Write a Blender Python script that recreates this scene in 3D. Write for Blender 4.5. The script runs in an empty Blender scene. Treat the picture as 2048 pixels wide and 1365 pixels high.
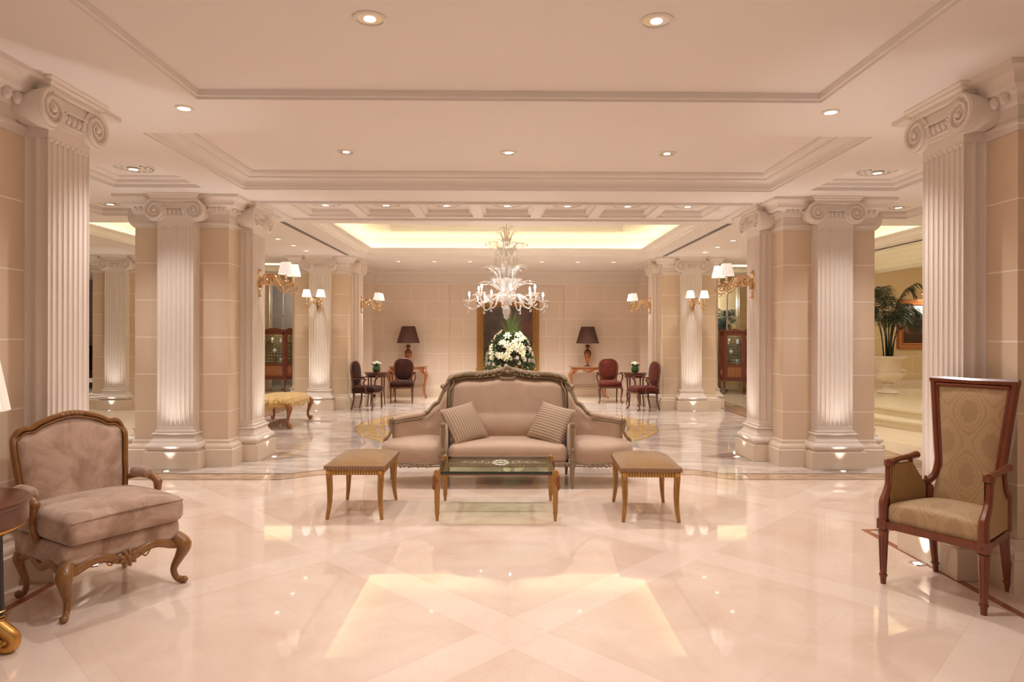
import bpy, bmesh, math, random
from mathutils import Vector, Matrix, noise
PI=math.pi; R=math.radians
S=bpy.context.scene; COL=S.collection
sin,cos=math.sin,math.cos
# ---------------------------------------------------------------- camera, world, exposure
F=1320.0; HC=1.6
cam=bpy.data.objects.new('camera',bpy.data.cameras.new('camera')); COL.objects.link(cam)
cam.data.sensor_width=36; cam.data.lens=36*F/2048; cam.data.shift_y=-12.0/2048; cam.data.clip_start=.05
cam.matrix_world=Matrix.Translation((0,0,HC))@Matrix.Rotation(-.0112,4,'Z')@Matrix.Rotation(PI/2,4,'X')@Matrix.Rotation(.00225,4,'Z')
S.camera=cam
S.view_settings.view_transform='Standard'; S.view_settings.look='None'; S.view_settings.gamma=1
S.view_settings.exposure=.84
w=bpy.data.worlds.new('ambient_fill_world'); S.world=w; w.use_nodes=True  # even ambient fill entering through the open sides of the room
w.node_tree.nodes['Background'].inputs[0].default_value=(1,.96,.94,1)
w.node_tree.nodes['Background'].inputs[1].default_value=.22
S.cycles.max_bounces=8; S.cycles.diffuse_bounces=5; S.cycles.glossy_bounces=4; S.cycles.transparent_max_bounces=16
S.cycles.sample_clamp_indirect=6
WARM=(1,.955,.935)
def light(kind,loc,power,col=WARM,size=.06,ang=110,blend=.8,rot=(0,0,0),parent=None,name='bulb_light',sy=None):
    d=bpy.data.lights.new(name,kind); d.energy=power; d.color=col
    if kind=='SPOT': d.spot_size=R(ang); d.spot_blend=blend; d.shadow_soft_size=size
    elif kind=='AREA':
        d.size=size
        if sy: d.shape='RECTANGLE'; d.size_y=sy
    else: d.shadow_soft_size=size
    o=bpy.data.objects.new(name,d); COL.objects.link(o); o.location=loc; o.rotation_euler=rot
    if parent: o.parent=parent
    return o
# ---------------------------------------------------------------- mesh helpers
class MB:
    def __init__(s): s.v=[]; s.f=[]
    def add(s,vs,fs,xf=None):
        b=len(s.v); vs=[tuple(q.real for q in p) for p in vs]
        s.v+= [tuple(xf(Vector(p))) if xf else tuple(p) for p in vs]
        s.f+= [tuple(i+b for i in q) for q in fs]; return s
    def box(s,x0,x1,y0,y1,z0,z1,xf=None):
        vs=[(x,y,z) for z in (z0,z1) for y in (y0,y1) for x in (x0,x1)]
        return s.add(vs,[(0,2,3,1),(4,5,7,6),(0,1,5,4),(2,6,7,3),(0,4,6,2),(1,3,7,5)],xf)
    def grid(s,fn,nu,nv,cu=False,cv=False,xf=None,flip=False):
        vs=[fn(i/(nu if cu else nu),j/nv) for j in range(nv if cv else nv+1) for i in range(nu if cu else nu+1)]
        a=nu if cu else nu+1; b=nv if cv else nv+1; fs=[]
        for j in range(nv):
            for i in range(nu):
                q=(j*a+i, j*a+(i+1)%a, ((j+1)%b)*a+(i+1)%a, ((j+1)%b)*a+i)
                fs.append(q[::-1] if flip else q)
        return s.add(vs,fs,xf)
    def lathe(s,prof,n=20,xf=None,lobes=0,amp=0):
        def fn(u,v,i=None): pass
        m=len(prof); vs=[]
        for r,z in prof:
            for k in range(n):
                a=2*PI*k/n; q=r*(1+(amp*cos(lobes*a) if lobes else 0)); vs.append((q*cos(a),q*sin(a),z))
        fs=[(j*n+k,j*n+(k+1)%n,(j+1)*n+(k+1)%n,(j+1)*n+k) for j in range(m-1) for k in range(n)]
        if prof[0][0]>1e-4: fs.append(tuple(range(n))[::-1])
        if prof[-1][0]>1e-4: fs.append(tuple((m-1)*n+k for k in range(n)))
        return s.add(vs,fs,xf)
    def sph(s,c,r,n=10,m=7,sc=(1,1,1),rot=None):
        vs=[];c=Vector(c)
        for j in range(m+1):
            t=PI*j/m
            for k in range(n):
                a=2*PI*k/n; p=Vector((sin(t)*cos(a)*sc[0],sin(t)*sin(a)*sc[1],cos(t)*sc[2]))*r
                if rot: p=rot@p
                vs.append(c+p)
        return s.add(vs,[(j*n+k,(j+1)*n+k,(j+1)*n+(k+1)%n,j*n+(k+1)%n) for j in range(m) for k in range(n)])
    def tube(s,pts,rad,n=8,sq=0,xf=None,flat=1,closed=False,up=None):
        """swept section; rad number or list; sq>0 squares the section; flat = ratio of second axis"""
        pts=[Vector(p) for p in pts]; m=len(pts)
        if not isinstance(rad,(list,tuple)): rad=[rad]*m
        vs=[]; prev=None
        for i,p in enumerate(pts):
            a=pts[(i-1)%m if closed else max(i-1,0)]; b=pts[(i+1)%m if closed else min(i+1,m-1)]
            t=(b-a).normalized() if (b-a).length>1e-9 else Vector((0,0,1))
            if prev is None:
                u=Vector(up) if up else (Vector((1,0,0)) if abs(t.x)<.9 else Vector((0,1,0)))
            else: u=prev
            u=(u-t*u.dot(t)).normalized(); prev=u; w_=t.cross(u)
            for k in range(n):
                g=2*PI*(k+.5)/n; c_,s_=cos(g),sin(g)
                if sq: q=(abs(c_)**(2+sq)+abs(s_)**(2+sq))**(-1/(2+sq)); c_*=q; s_*=q
                vs.append(p+u*c_*rad[i]+w_*s_*rad[i]*flat)
        fs=[(i*n+k,i*n+(k+1)%n,((i+1)%m)*n+(k+1)%n,((i+1)%m)*n+k) for i in range(m if closed else m-1) for k in range(n)]
        if not closed: fs+= [tuple(range(n))[::-1],tuple((m-1)*n+k for k in range(n))]
        return s.add(vs,fs,xf)
    def rbox(s,c,h,r,n=6,crown=0,xf=None,crown_all=0):
        """rounded cushion-like box: centre c, half sizes h, edge radius r"""
        r=min(r,*h)
        def coords(hh):
            e=[]; k=3
            for i in range(k): e.append(-hh+r*(1-cos(PI/2*i/k)))
            mid=[-hh+r+ (2*hh-2*r)*i/n for i in range(n+1)]
            return e+mid+[-x for x in e[::-1]]
        cs=[coords(q) for q in h]; idx={}; vs=[]; fs=[]
        def vert(p):
            key=tuple(round(q,6) for q in p)
            if key not in idx:
                inner=[max(-(h[i]-r),min(h[i]-r,p[i])) for i in range(3)]
                dlt=Vector([p[i]-inner[i] for i in range(3)])
                if dlt.length>1e-9: dlt=dlt.normalized()*r
                q=Vector(inner)+dlt
                fx=max(0,1-(q.x/h[0])**2); fy=max(0,1-(q.y/h[1])**2); fz=max(0,1-(q.z/h[2])**2)
                if crown and q.z>0: q.z+=crown*(fx*fy)**.5*(q.z/h[2])
                if crown_all: q.z+=crown_all*(fx*fy)**.5*(q.z/h[2])
                idx[key]=len(vs); vs.append(q+Vector(c))
            return idx[key]
        for ax in range(3):
            u,v=(ax+1)%3,(ax+2)%3
            for sgn in (-1,1):
                for i in range(len(cs[u])-1):
                    for j in range(len(cs[v])-1):
                        q=[]
                        for a,b in ((i,j),(i+1,j),(i+1,j+1),(i,j+1)):
                            p=[0,0,0]; p[ax]=sgn*h[ax]; p[u]=cs[u][a]; p[v]=cs[v][b]; q.append(vert(p))
                        if len(set(q))==4: fs.append(tuple(q if sgn>0 else q[::-1]))
        return s.add(vs,fs,xf)
    def prism(s,poly,z0,z1,xf=None):
        n=len(poly); vs=[(x,y,z0) for x,y in poly]+[(x,y,z1) for x,y in poly]
        return s.add(vs,[tuple(range(n))[::-1],tuple(range(n,2*n))]+[(i,(i+1)%n,n+(i+1)%n,n+i) for i in range(n)],xf)
    def rim(s,x0,x1,y0,y1,prof,inward=False,xf=None,cap=False,loop=False):
        """profile (offset,z) swept round a rectangle with mitred corners"""
        g=-1 if inward else 1; vs=[]; m=len(prof)
        for o,z in prof:
            o*=g; vs+=[(x0-o,y0-o,z),(x1+o,y0-o,z),(x1+o,y1+o,z),(x0-o,y1+o,z)]
        fs=[]
        for j in range(m if loop else m-1):
            jj=(j+1)%m
            for k in range(4):
                q=(j*4+k,j*4+(k+1)%4,jj*4+(k+1)%4,jj*4+k); fs.append(q if not inward else q[::-1])
        if cap: fs+=[(0,3,2,1),((m-1)*4,(m-1)*4+1,(m-1)*4+2,(m-1)*4+3)]
        return s.add(vs,fs,xf)
    def build(s,name,mat,parent=None,smooth=40,bevel=0,loc=None,fix=True):
        me=bpy.data.meshes.new(name); me.from_pydata([tuple(p) for p in s.v],[],s.f)
        if fix:
            bm=bmesh.new(); bm.from_mesh(me); bmesh.ops.remove_doubles(bm,verts=bm.verts,dist=1e-5)
            bmesh.ops.recalc_face_normals(bm,faces=bm.faces); bm.to_mesh(me); bm.free()
        if smooth:
            me.polygons.foreach_set('use_smooth',[True]*len(me.polygons)); me.set_sharp_from_angle(angle=R(smooth))
        me.materials.append(mat); me.update()
        o=bpy.data.objects.new(name,me); COL.objects.link(o)
        if parent: o.parent=parent
        if loc: o.location=loc
        if bevel:
            b=o.modifiers.new('bevel','BEVEL'); b.width=bevel; b.segments=2; b.limit_method='ANGLE'
        return o
def tag(o,label=None,cat=None,group=None,kind=None):
    for k,v in (('label',label),('category',cat),('group',group),('kind',kind)):
        if v: o[k]=v
    return o
def thing(name,label,cat,loc=(0,0,0),rz=0,group=None):
    o=bpy.data.objects.new(name,None); COL.objects.link(o); o.location=loc; o.rotation_euler=(0,0,rz); o.empty_display_size=.1
    return tag(o,label,cat,group)
def structure(mb,name,mat,**k): return tag(mb.build(name,mat,**k),kind='structure')
def copy_tree(o,parent=None):
    c=o.copy(); COL.objects.link(c); c.parent=parent
    for ch in list(o.children): copy_tree(ch,c)
    return c
def dup(o,loc,rz=None,label=None,group=None):
    c=copy_tree(o); c.location=loc
    if rz is not None: c.rotation_euler=(0,0,rz)
    if label: c['label']=label
    if group: c['group']=group
    return c
def M4(loc=(0,0,0),rz=0,rx=0,ry=0,sc=1):
    m=Matrix.Translation(loc)@Matrix.Rotation(rz,4,'Z')@Matrix.Rotation(ry,4,'Y')@Matrix.Rotation(rx,4,'X')@Matrix.Scale(sc,4)
    return lambda p: m@p
def catmull(ps,n=6,closed=False):
    ps=[Vector(p) for p in ps]; m=len(ps); out=[]
    for i in range(m if closed else m-1):
        a=ps[(i-1)%m] if closed or i>0 else ps[0]*2-ps[1]; b=ps[i]; c=ps[(i+1)%m]
        d=ps[(i+2)%m] if closed or i+2<m else c*2-b
        for k in range(n):
            t=k/n; out.append(.5*((2*b)+(c-a)*t+(2*a-5*b+4*c-d)*t*t+(3*b-a-3*c+d)*t**3))
    if not closed: out.append(ps[-1])
    return out
def interp(xs,ys,x):
    if x<=xs[0]: return ys[0]
    for i in range(len(xs)-1):
        if x<=xs[i+1]:
            t=(x-xs[i])/(xs[i+1]-xs[i]); t=t*t*(3-2*t); return ys[i]+(ys[i+1]-ys[i])*t
    return ys[-1]
def lerpl(a,n): # resample list of radii
    return [a[min(int(i/(n-1)*(len(a)-1)),len(a)-2)]*(1-(i/(n-1)*(len(a)-1)-min(int(i/(n-1)*(len(a)-1)),len(a)-2)))+a[min(int(i/(n-1)*(len(a)-1)),len(a)-2)+1]*(i/(n-1)*(len(a)-1)-min(int(i/(n-1)*(len(a)-1)),len(a)-2)) for i in range(n)]
# ---------------------------------------------------------------- material helpers
class NT:
    def __init__(s,name):
        s.m=bpy.data.materials.new(name); s.m.use_nodes=True; s.t=s.m.node_tree; s.N=s.t.nodes; s.L=s.t.links
        s.b=s.N['Principled BSDF']; s.out=s.N['Material Output']
    def n(s,ty,**k):
        x=s.N.new(ty)
        for a,b in k.items(): setattr(x,a,b)
        return x
    def set(s,sock,val):
        if isinstance(val,E_): val=val.o
        if hasattr(val,'is_linked') : s.L.new(val,sock)
        elif isinstance(val,(tuple,list)) and sock.type=='RGBA' and len(val)==3: sock.default_value=(*val,1)
        else: sock.default_value=val
    def math(s,op,*a,clamp=False):
        x=s.n('ShaderNodeMath',operation=op,use_clamp=clamp)
        for i,v in enumerate(a): s.set(x.inputs[i],v)
        return E_(s,x.outputs[0])
    def pos(s,obj=False):
        if obj: src=s.n('ShaderNodeTexCoord').outputs['Object']
        else: src=s.n('ShaderNodeNewGeometry').outputs['Position']
        sp=s.n('ShaderNodeSeparateXYZ'); s.L.new(src,sp.inputs[0])
        return src,E_(s,sp.outputs[0]),E_(s,sp.outputs[1]),E_(s,sp.outputs[2])
    def noise(s,vec,scale,detail=4,rough=.55,dist=0,ou='Fac'):
        x=s.n('ShaderNodeTexNoise'); s.set(x.inputs['Scale'],scale); s.set(x.inputs['Detail'],detail); s.set(x.inputs['Roughness'],rough); s.set(x.inputs['Distortion'],dist)
        if vec is not None: s.set(x.inputs['Vector'],vec)
        return E_(s,x.outputs[ou])
    def mix(s,f,a,b,ty='MIX'):
        x=s.n('ShaderNodeMix',data_type='RGBA',blend_type=ty); s.set(x.inputs[0],f); s.set(x.inputs[6],a); s.set(x.inputs[7],b)
        return x.outputs[2]
    def ramp(s,f,stops):
        x=s.n('ShaderNodeValToRGB'); s.set(x.inputs[0],f); e=x.color_ramp.elements
        while len(e)<len(stops): e.new(.5)
        for q,(p,c) in zip(e,stops): q.position=p; q.color=(*c,1)
        return x.outputs[0]
    def bump(s,h,dist=.01,st=.5):
        x=s.n('ShaderNodeBump'); x.inputs['Strength'].default_value=st; x.inputs['Distance'].default_value=dist; s.set(x.inputs['Height'],h); s.L.new(x.outputs[0],s.b.inputs['Normal'])
    def P(s,**k):
        for a,b in k.items(): s.set(s.b.inputs[a.replace('_',' ')],b)
        return s.m
class E_:
    def __init__(s,t,o): s.t=t; s.o=o
    def __add__(s,x): return s.t.math('ADD',s,x)
    def __radd__(s,x): return s.t.math('ADD',x,s)
    def __sub__(s,x): return s.t.math('SUBTRACT',s,x)
    def __rsub__(s,x): return s.t.math('SUBTRACT',x,s)
    def __mul__(s,x): return s.t.math('MULTIPLY',s,x)
    def __rmul__(s,x): return s.t.math('MULTIPLY',s,x)
    def __truediv__(s,x): return s.t.math('DIVIDE',s,x)
    def mod(s,x): return s.t.math('FLOORED_MODULO',s,x)
    def abs(s): return s.t.math('ABSOLUTE',s)
    def lt(s,x): return s.t.math('LESS_THAN',s,x)
    def gt(s,x): return s.t.math('GREATER_THAN',s,x)
    def mx(s,x): return s.t.math('MAXIMUM',s,x)
    def mn(s,x): return s.t.math('MINIMUM',s,x)
    def sq(s): return s.t.math('SQRT',s)
    def clamp(s): return s.t.math('ADD',s,0.0,clamp=True)
def simple(name,col,rough=.5,metal=0,nscale=0,namp=.15,bump=0,**k):
    t=NT(name); c=col
    if nscale:
        src,x,y,z=t.pos(True); nz=t.noise(src,nscale,5)
        c=t.mix(nz,tuple(q*(1-namp) for q in col),tuple(min(1,q*(1+namp)) for q in col))
        if bump: t.bump(nz,bump)
    return t.P(Base_Color=c,Roughness=rough,Metallic=metal,**k)
def emit(name,col,st):
    t=NT(name); return t.P(Base_Color=(0,0,0),Emission_Color=col,Emission_Strength=st,Roughness=1.)
def stone(name,col,dark,rough=.42,verts=False,joint=(.95,.84,.72)):
    t=NT(name); src,x,y,z=t.pos(); nz=t.noise(src,3.2,6,.6); n2=t.noise(src,40,3,.6)
    c=t.mix(nz,dark,col); c=t.mix(n2*.25,c,tuple(q*.9 for q in col))
    if joint:
        k=(z-.66)/.4525; m=((k+10.5).mod(1.)-.5).abs().lt(.011)*z.gt(.5)*z.lt(2.9)
        if verts:
            row=(k+10.).mod(2.).gt(1.); h=(x+y*verts)/.72+row*.5+20.
            m=m.mx((h.mod(1.)-.5).abs().lt(.007)*z.lt(2.9)*z.gt(.3))
        c=t.mix(m*.9,c,joint)
    return t.P(Base_Color=c,Roughness=rough,Specular_IOR_Level=.3)
MT={}
MT['stone']=stone('shaded_pier_limestone',(.76,.60,.44),(.71,.55,.39))  # same limestone as the pilasters, darkened for the shade on recessed faces
MT['stone_plain']=stone('lit_carved_limestone',(.82,.72,.635),(.79,.69,.60),joint=None)  # lit copy of that limestone for pilasters and mouldings
MT['plinth']=stone('polished_plinth_marble',(.78,.65,.51),(.73,.58,.44),rough=.22,joint=None)
MT['wall']=stone('ashlar_wall',(.80,.66,.54),(.76,.62,.50),verts=1.)
MT['wall_ochre']=stone('ochre_ashlar_wall',(.76,.60,.36),(.72,.55,.32),verts=1.)
MT['wall_grey']=stone('grey_panel_wall',(.36,.30,.27),(.30,.25,.23),verts=1.,joint=(.42,.36,.32))
MT['ceil']=simple('ceiling_paint',(.86,.795,.745),.7,nscale=.6,namp=.02)
MT['ceil_trim']=simple('ceiling_moulding_paint',(.84,.77,.71),.6)
MT['cove']=simple('cove_paint',(.90,.85,.68),.7)
MT['cove_led']=emit('cove_strip_glow',(1,.91,.68),4.4)
MT['lens']=emit('downlight_lens_glow',(1,.94,.88),2.2)
MT['lens_dim']=simple('faceted_reflector',(.85,.82,.8),.12,.9)
MT['chrome']=simple('satin_steel',(.75,.7,.66),.2,1)
MT['white_ring']=simple('white_enamel_ring',(.85,.76,.66),.4)
# ---- floor
def floor_mat():
    t=NT('polished_marble_floor'); src,x,y,z=t.pos(); ax=(x-.04).abs()
    n1=t.noise(src,1.6,8,.62,.6); n2=t.noise(src,7,6,.6,1.2); n3=t.noise(src,.55,3,.5)
    cream=t.ramp(n1,[(.3,(.60,.46,.38)),(.5,(.68,.54,.455)),(.7,(.74,.61,.53))])
    u=(x-.05+y-3.55)*.7071; v=(x-.05-y+3.55)*.7071; per=1.86
    bu=((u/per+.5).mod(1.)-.5).abs().lt(.07); bv=((v/per+.5).mod(1.)-.5).abs().lt(.07)
    band=bu.mx(bv)
    cream=t.mix(band*.30,cream,(.86,.74,.67)); 
    ju=((u/.93+10.25).mod(1.)-.5).abs().lt(.0022); jv=((v/.93+10.25).mod(1.)-.5).abs().lt(.0022)
    e1=((u/per+.5).mod(1.)-.5).abs(); e2=((v/per+.5).mod(1.)-.5).abs()
    edge=((e1-.07).abs().lt(.0014)).mx((e2-.07).abs().lt(.0014))
    cream=t.mix((ju.mx(jv)*(1.-band)).mx(edge)*.30,cream,(.5,.36,.28))
    dv=t.noise(src,2.2,8,.7,2.5); vein=((dv-.5).abs().lt(.006))*n3.gt(.5)
    cream=t.mix(vein*.25,cream,(.5,.33,.25))
    # grey veined marble: veins run mostly across
    mp=t.n('ShaderNodeMapping'); t.L.new(src,mp.inputs[0]); mp.inputs['Scale'].default_value=(.55,1.5,1); mp.inputs['Rotation'].default_value=(0,0,.35)
    gv=t.noise(mp.outputs[0],1.5,9,.62,1.6); gw=t.noise(mp.outputs[0],4.5,8,.6,2.)
    grey=t.ramp(gv,[(.30,(.27,.23,.21)),(.43,(.44,.385,.355)),(.56,(.58,.52,.48)),(.72,(.78,.71,.66))])
    grey=t.mix((gw-.52).abs().lt(.02)*.35,grey,(.80,.70,.6))
    gj=(((x-.04)/.6+20.5).mod(1.)-.5).abs().lt(.004).mx((((y-11.73)/.6+20.5).mod(1.)-.5).abs().lt(.004))
    grey=t.mix(gj*.35,grey,(.3,.22,.18))
    dx=x-.04; dy=y-11.73; rr=(dx*dx+dy*dy).sq()
    gold=t.ramp(n2,[(.35,(.62,.38,.14)),(.6,(.78,.56,.26))])
    sw=t.noise(src,3.,3,.5,1.)*.35
    grey=t.mix((rr-2.38).abs().lt(.24)*((rr+sw).mod(.22).gt(.04))*.95,grey,gold)
    grey=t.mix((rr-2.62).abs().lt(.015).mx((rr-2.14).abs().lt(.015))*.4,grey,(.22,.13,.09))
    brown=t.ramp(gw,[(.3,(.26,.17,.12)),(.5,(.44,.32,.22)),(.7,(.62,.48,.33))])
    dark=t.ramp(gw,[(.3,(.16,.10,.08)),(.6,(.28,.19,.15))])
    # front edge of the grey floor: steps forward beside the piers
    ye=7.52-((ax-2.15)/.35).clamp()*.25
    q=y-ye
    inner=q.gt(0.)
    bandm=q.lt(.34)*inner
    line=(q.lt(.05)+(q-.34).abs().lt(.035)).clamp()*inner*ax.gt(2.0)
    aisle=ax.gt(5.0)*inner
    c=t.mix(inner,cream,grey); c=t.mix(bandm*ax.gt(1.9),c,brown); c=t.mix(line,c,dark)
    abx=(ax-5.0).abs().lt(.3)*inner; c=t.mix(abx,c,brown); c=t.mix(((ax-5.0).abs()-.3).abs().lt(.03)*inner,c,dark)
    cr2=t.mix(n1,(.74,.60,.45),(.82,.70,.54)); c=t.mix(ax.gt(5.3)*inner,c,cr2)
    c=t.mix(y.gt(15.6)*ax.lt(3.6),c,t.mix(n1,(.74,.60,.47),(.84,.70,.56)))
    # dark pads round the floor lamps at the piers
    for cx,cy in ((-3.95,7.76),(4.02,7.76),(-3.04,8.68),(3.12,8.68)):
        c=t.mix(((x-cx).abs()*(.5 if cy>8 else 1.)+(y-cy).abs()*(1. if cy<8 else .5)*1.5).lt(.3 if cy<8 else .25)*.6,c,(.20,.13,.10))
    # red-brown marble line beside the near walls
    rl=((ax-2.93).abs().lt(.028)*y.lt(5.42)).mx((y-5.40).abs().lt(.022)*ax.gt(2.91)*ax.lt(3.6))
    c=t.mix(rl,c,t.mix(n2,(.20,.06,.035),(.42,.16,.09)))
    c=t.mix(.25,c,t.mix(n3,tuple([.55,.40,.30]),(.85,.70,.6)),'OVERLAY')
    return t.P(Base_Color=c,Roughness=.028,Specular_IOR_Level=.65)
MT['floor']=floor_mat()
# ---- furniture materials
def wood(name,a,b,rough=.3,sc=6,coat=.3):
    t=NT(name); src,x,y,z=t.pos(True); mp=t.n('ShaderNodeMapping'); t.L.new(src,mp.inputs[0]); mp.inputs['Scale'].default_value=(6,6,1)
    nz=t.noise(mp.outputs[0],sc,6,.6,1.); c=t.mix(nz,a,b); return t.P(Base_Color=c,Roughness=rough,Coat_Weight=coat,Coat_Roughness=.15)
MT['mahogany']=wood('mahogany',(.055,.012,.006),(.17,.045,.016),.28,coat=.5)
MT['redwood']=wood('red_mahogany',(.075,.009,.004),(.28,.065,.016),.36,coat=.3)
MT['walnut']=wood('walnut',(.07,.022,.008),(.20,.07,.026),.35)
MT['gilt']=wood('worn_gilt_wood',(.20,.07,.009),(.55,.27,.05),.36,coat=.2)
MT['giltwood']=wood('brown_giltwood',(.13,.045,.010),(.40,.18,.05),.35,coat=.3)
MT['antique']=wood('grey_gold_carved_wood',(.09,.05,.022),(.50,.37,.22),.5,sc=14,coat=0)
MT['satinwood']=wood('inlaid_satinwood',(.20,.055,.014),(.46,.17,.05),.25,coat=.5)
MT['ebony']=simple('black_lacquer',(.012,.010,.010),.18)
MT['gold']=simple('gilded_metal',(.68,.36,.10),.28,.9,nscale=20,namp=.3)
MT['bronze']=simple('gilt_bronze',(.74,.52,.30),.2,.95)
MT['marble_top']=simple('brown_marble_top',(.42,.24,.13),.2,nscale=8,namp=.5)
def velvet(name,a,b,sc=5,rough=.85,sheen=.5):
    t=NT(name); src,x,y,z=t.pos(True); nz=t.noise(src,sc,5,.65,.8); c=t.mix(((nz-.35)*3.).clamp(),a,b)
    t.bump(t.noise(src,120,2),.002,.3)
    return t.P(Base_Color=c,Roughness=rough,Sheen_Weight=sheen,Sheen_Roughness=.4,Specular_IOR_Level=.2)
MT['pinkvelvet']=velvet('dusty_pink_velvet',(.34,.21,.14),(.60,.43,.33))
MT['sofa']=velvet('taupe_pink_sateen',(.47,.325,.225),(.53,.37,.262),3,.6,.3)
MT['tan']=velvet('tan_velvet',(.26,.145,.06),(.37,.215,.09),3)
MT['darkvelvet']=velvet('dark_plum_velvet',(.018,.004,.002),(.050,.012,.006),4,.8,.05)
MT['redvelvet']=velvet('dark_red_velvet',(.07,.009,.005),(.15,.026,.014),4,.8,.1)
def damask():
    t=NT('gold_damask'); src,x,y,z=t.pos(True)
    zz=z+y*.9; nz=t.noise(src,55,3,.6,1.5)-.5; a=t.math('COSINE',x*24.); b=t.math('COSINE',zz*14.); f=a+b; g=f+nz*.9
    petal=t.math('SINE',t.math('ARCTAN2',t.math('SINE',x*24.),t.math('SINE',zz*14.))*9.)*.10
    m=((f-.35).abs().lt(.10)).mx((g+.25).abs().lt(.10)).mx((f+petal+nz*.5).gt(1.35)).mx((g+petal).lt(-1.3)).mx((f+petal-.95).abs().lt(.06))*.9; c=t.mix(m,(.43,.27,.125),(.345,.20,.09)); c=t.mix(t.noise(src,200,2)*.3,c,(.60,.45,.24))
    return t.P(Base_Color=c,Roughness=.6,Sheen_Weight=.3)
MT['damask']=damask()
def stripes(name,a,b,axis=0,freq=30,extra=None,sharp=.5,bumpd=.004,rough=.7):
    t=NT(name); src,*p=t.pos(True); s_=t.math('SINE',(p[axis] if axis<3 else p[0]+p[1])*freq*2*PI); m=(s_*.5+sharp).clamp(); c=t.mix(m,a,b); t.bump(m,bumpd,.6)
    return t.P(Base_Color=c,Roughness=rough)
MT['ticking']=stripes('ribbed_champagne_stripe',(.29,.18,.11),(.47,.335,.22),0,34,sharp=.55)
MT['fringe']=stripes('brown_fringe_braid',(.14,.06,.035),(.42,.24,.12),3,75)
MT['fluted_gilt']=stripes('fluted_gilt',(.22,.09,.015),(.62,.33,.07),3,42,bumpd=.008,rough=.4)
MT['gold_brocade']=velvet('yellow_gold_brocade',(.42,.22,.04),(.85,.60,.25),14,.6)
MT['shade_dark']=stripes('dark_pleated_silk',(.055,.018,.009),(.10,.036,.020),3,60)
def shade_lit(name,col,st,pl=60):
    t=NT(name); src,x,y,z=t.pos(True); s_=t.math('SINE',t.math('ARCTAN2',y,x)*pl)
    c=t.mix((s_*.5+.5),tuple(q*.72 for q in col),col); return t.P(Base_Color=(.9,.8,.7),Emission_Color=c,Emission_Strength=st,Roughness=.8)
MT['shade_lit']=shade_lit('lit_white_pleated_silk',(1,.93,.86),.33,22)
MT['ivory']=simple('ivory_candle_sleeve',(.85,.68,.48),.5)
def glassy(name,col,tr,rough=.05,white=0.):
    t=NT(name); N=t.n
    tb=N('ShaderNodeBsdfTransparent'); tb.inputs[0].default_value=(*col,1); gl=N('ShaderNodeBsdfGlossy'); gl.inputs['Roughness'].default_value=rough
    mx=N('ShaderNodeMixShader'); fr=N('ShaderNodeLayerWeight'); fr.inputs[0].default_value=.2
    bf=E_(t,N('ShaderNodeNewGeometry').outputs['Backfacing']); add=t.math('ADD',E_(t,fr.outputs['Fresnel'])*(1.-bf),1-tr,clamp=True); t.set(mx.inputs[0],add); t.L.new(tb.outputs[0],mx.inputs[1])
    if white:
        m2=N('ShaderNodeMixShader'); m2.inputs[0].default_value=white; t.b.inputs['Base Color'].default_value=(.95,.9,.88,1); t.b.inputs['Roughness'].default_value=.1
        t.L.new(gl.outputs[0],m2.inputs[1]); t.L.new(t.b.outputs[0],m2.inputs[2]); t.L.new(m2.outputs[0],mx.inputs[2])
    else: t.L.new(gl.outputs[0],mx.inputs[2])
    t.L.new(mx.outputs[0],t.out.inputs[0]); return t.m
MT['glass']=glassy('greenish_plate_glass',(.80,.86,.72),.97)
MT['pane']=glassy('clear_pane',(.93,.95,.92),.97)
MT['crystal']=glassy('clear_blown_glass',(.98,.97,.96),.58,.06,.45)
MT['glass_edge']=simple('dark_glass_edge',(.012,.02,.015),.1)
MT['bulb']=emit('candle_bulb_glow',(1,.93,.85),130)
MT['leaf']=simple('dark_green_leaf',(.025,.060,.014),.45,nscale=12,namp=.5)
MT['grass_leaf']=simple('fresh_green_blade',(.09,.14,.02),.5,nscale=6,namp=.4)
MT['palm']=simple('palm_frond_green',(.012,.030,.010),.45,nscale=5,namp=.5)
MT['petal']=simple('cream_white_petal',(.66,.60,.38),.5,nscale=8,namp=.12)
MT['white_petal']=simple('white_petal',(.68,.63,.50),.5)
MT['greenglass']=simple('green_glass_vase',(.03,.10,.025),.08)
MT['urn']=simple('white_glazed_stone',(.86,.74,.58),.4)
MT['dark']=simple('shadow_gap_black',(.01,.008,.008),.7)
MT['step']=stone('cream_step_marble',(.82,.72,.50),(.76,.65,.43),rough=.2,joint=None)
# ================================================================ THE SETTING
CX=.03; CZ=3.28
f=MB(); f.add([(-15,-4,0),(15,-4,0),(15,21,0),(-15,21,0)],[(0,1,2,3)]); structure(f,'floor',MT['floor'],smooth=0)
# ceiling slab with openings
H_R1=(-2.20,2.28,.4,4.74); H_R2=(-3.03,3.11,5.54,7.68); H_D=(-2.92,3.0,10.0,14.0)
PAN=[(CX+(k-3)*.82-.34,CX+(k-3)*.82+.34,8.50,9.42) for k in range(7)]
SQ=[(s*4.0+CX-.5,s*4.0+CX+.5,6.62,7.6) for s in (-1,1)]
AP=[(s*(5.35+j*.95)+CX-.38,s*(5.35+j*.95)+CX+.38,8.50,9.42) for s in (-1,1) for j in range(3)]
AC=[tuple(sorted((s*5.0+CX,s*7.0+CX)))+(10.0,14.0) for s in (-1,1)]
AB=[tuple(sorted((s*4.9+CX,s*7.2+CX)))+(15.6,17.5) for s in (-1,1)]
holes=[H_R1,H_R2,H_D]+PAN+SQ+AP+AC+AB
xs=sorted({-15,15}|{h[i] for h in holes for i in (0,1)}); ys=sorted({-4,21}|{h[i] for h in holes for i in (2,3)})
c=MB()
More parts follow.
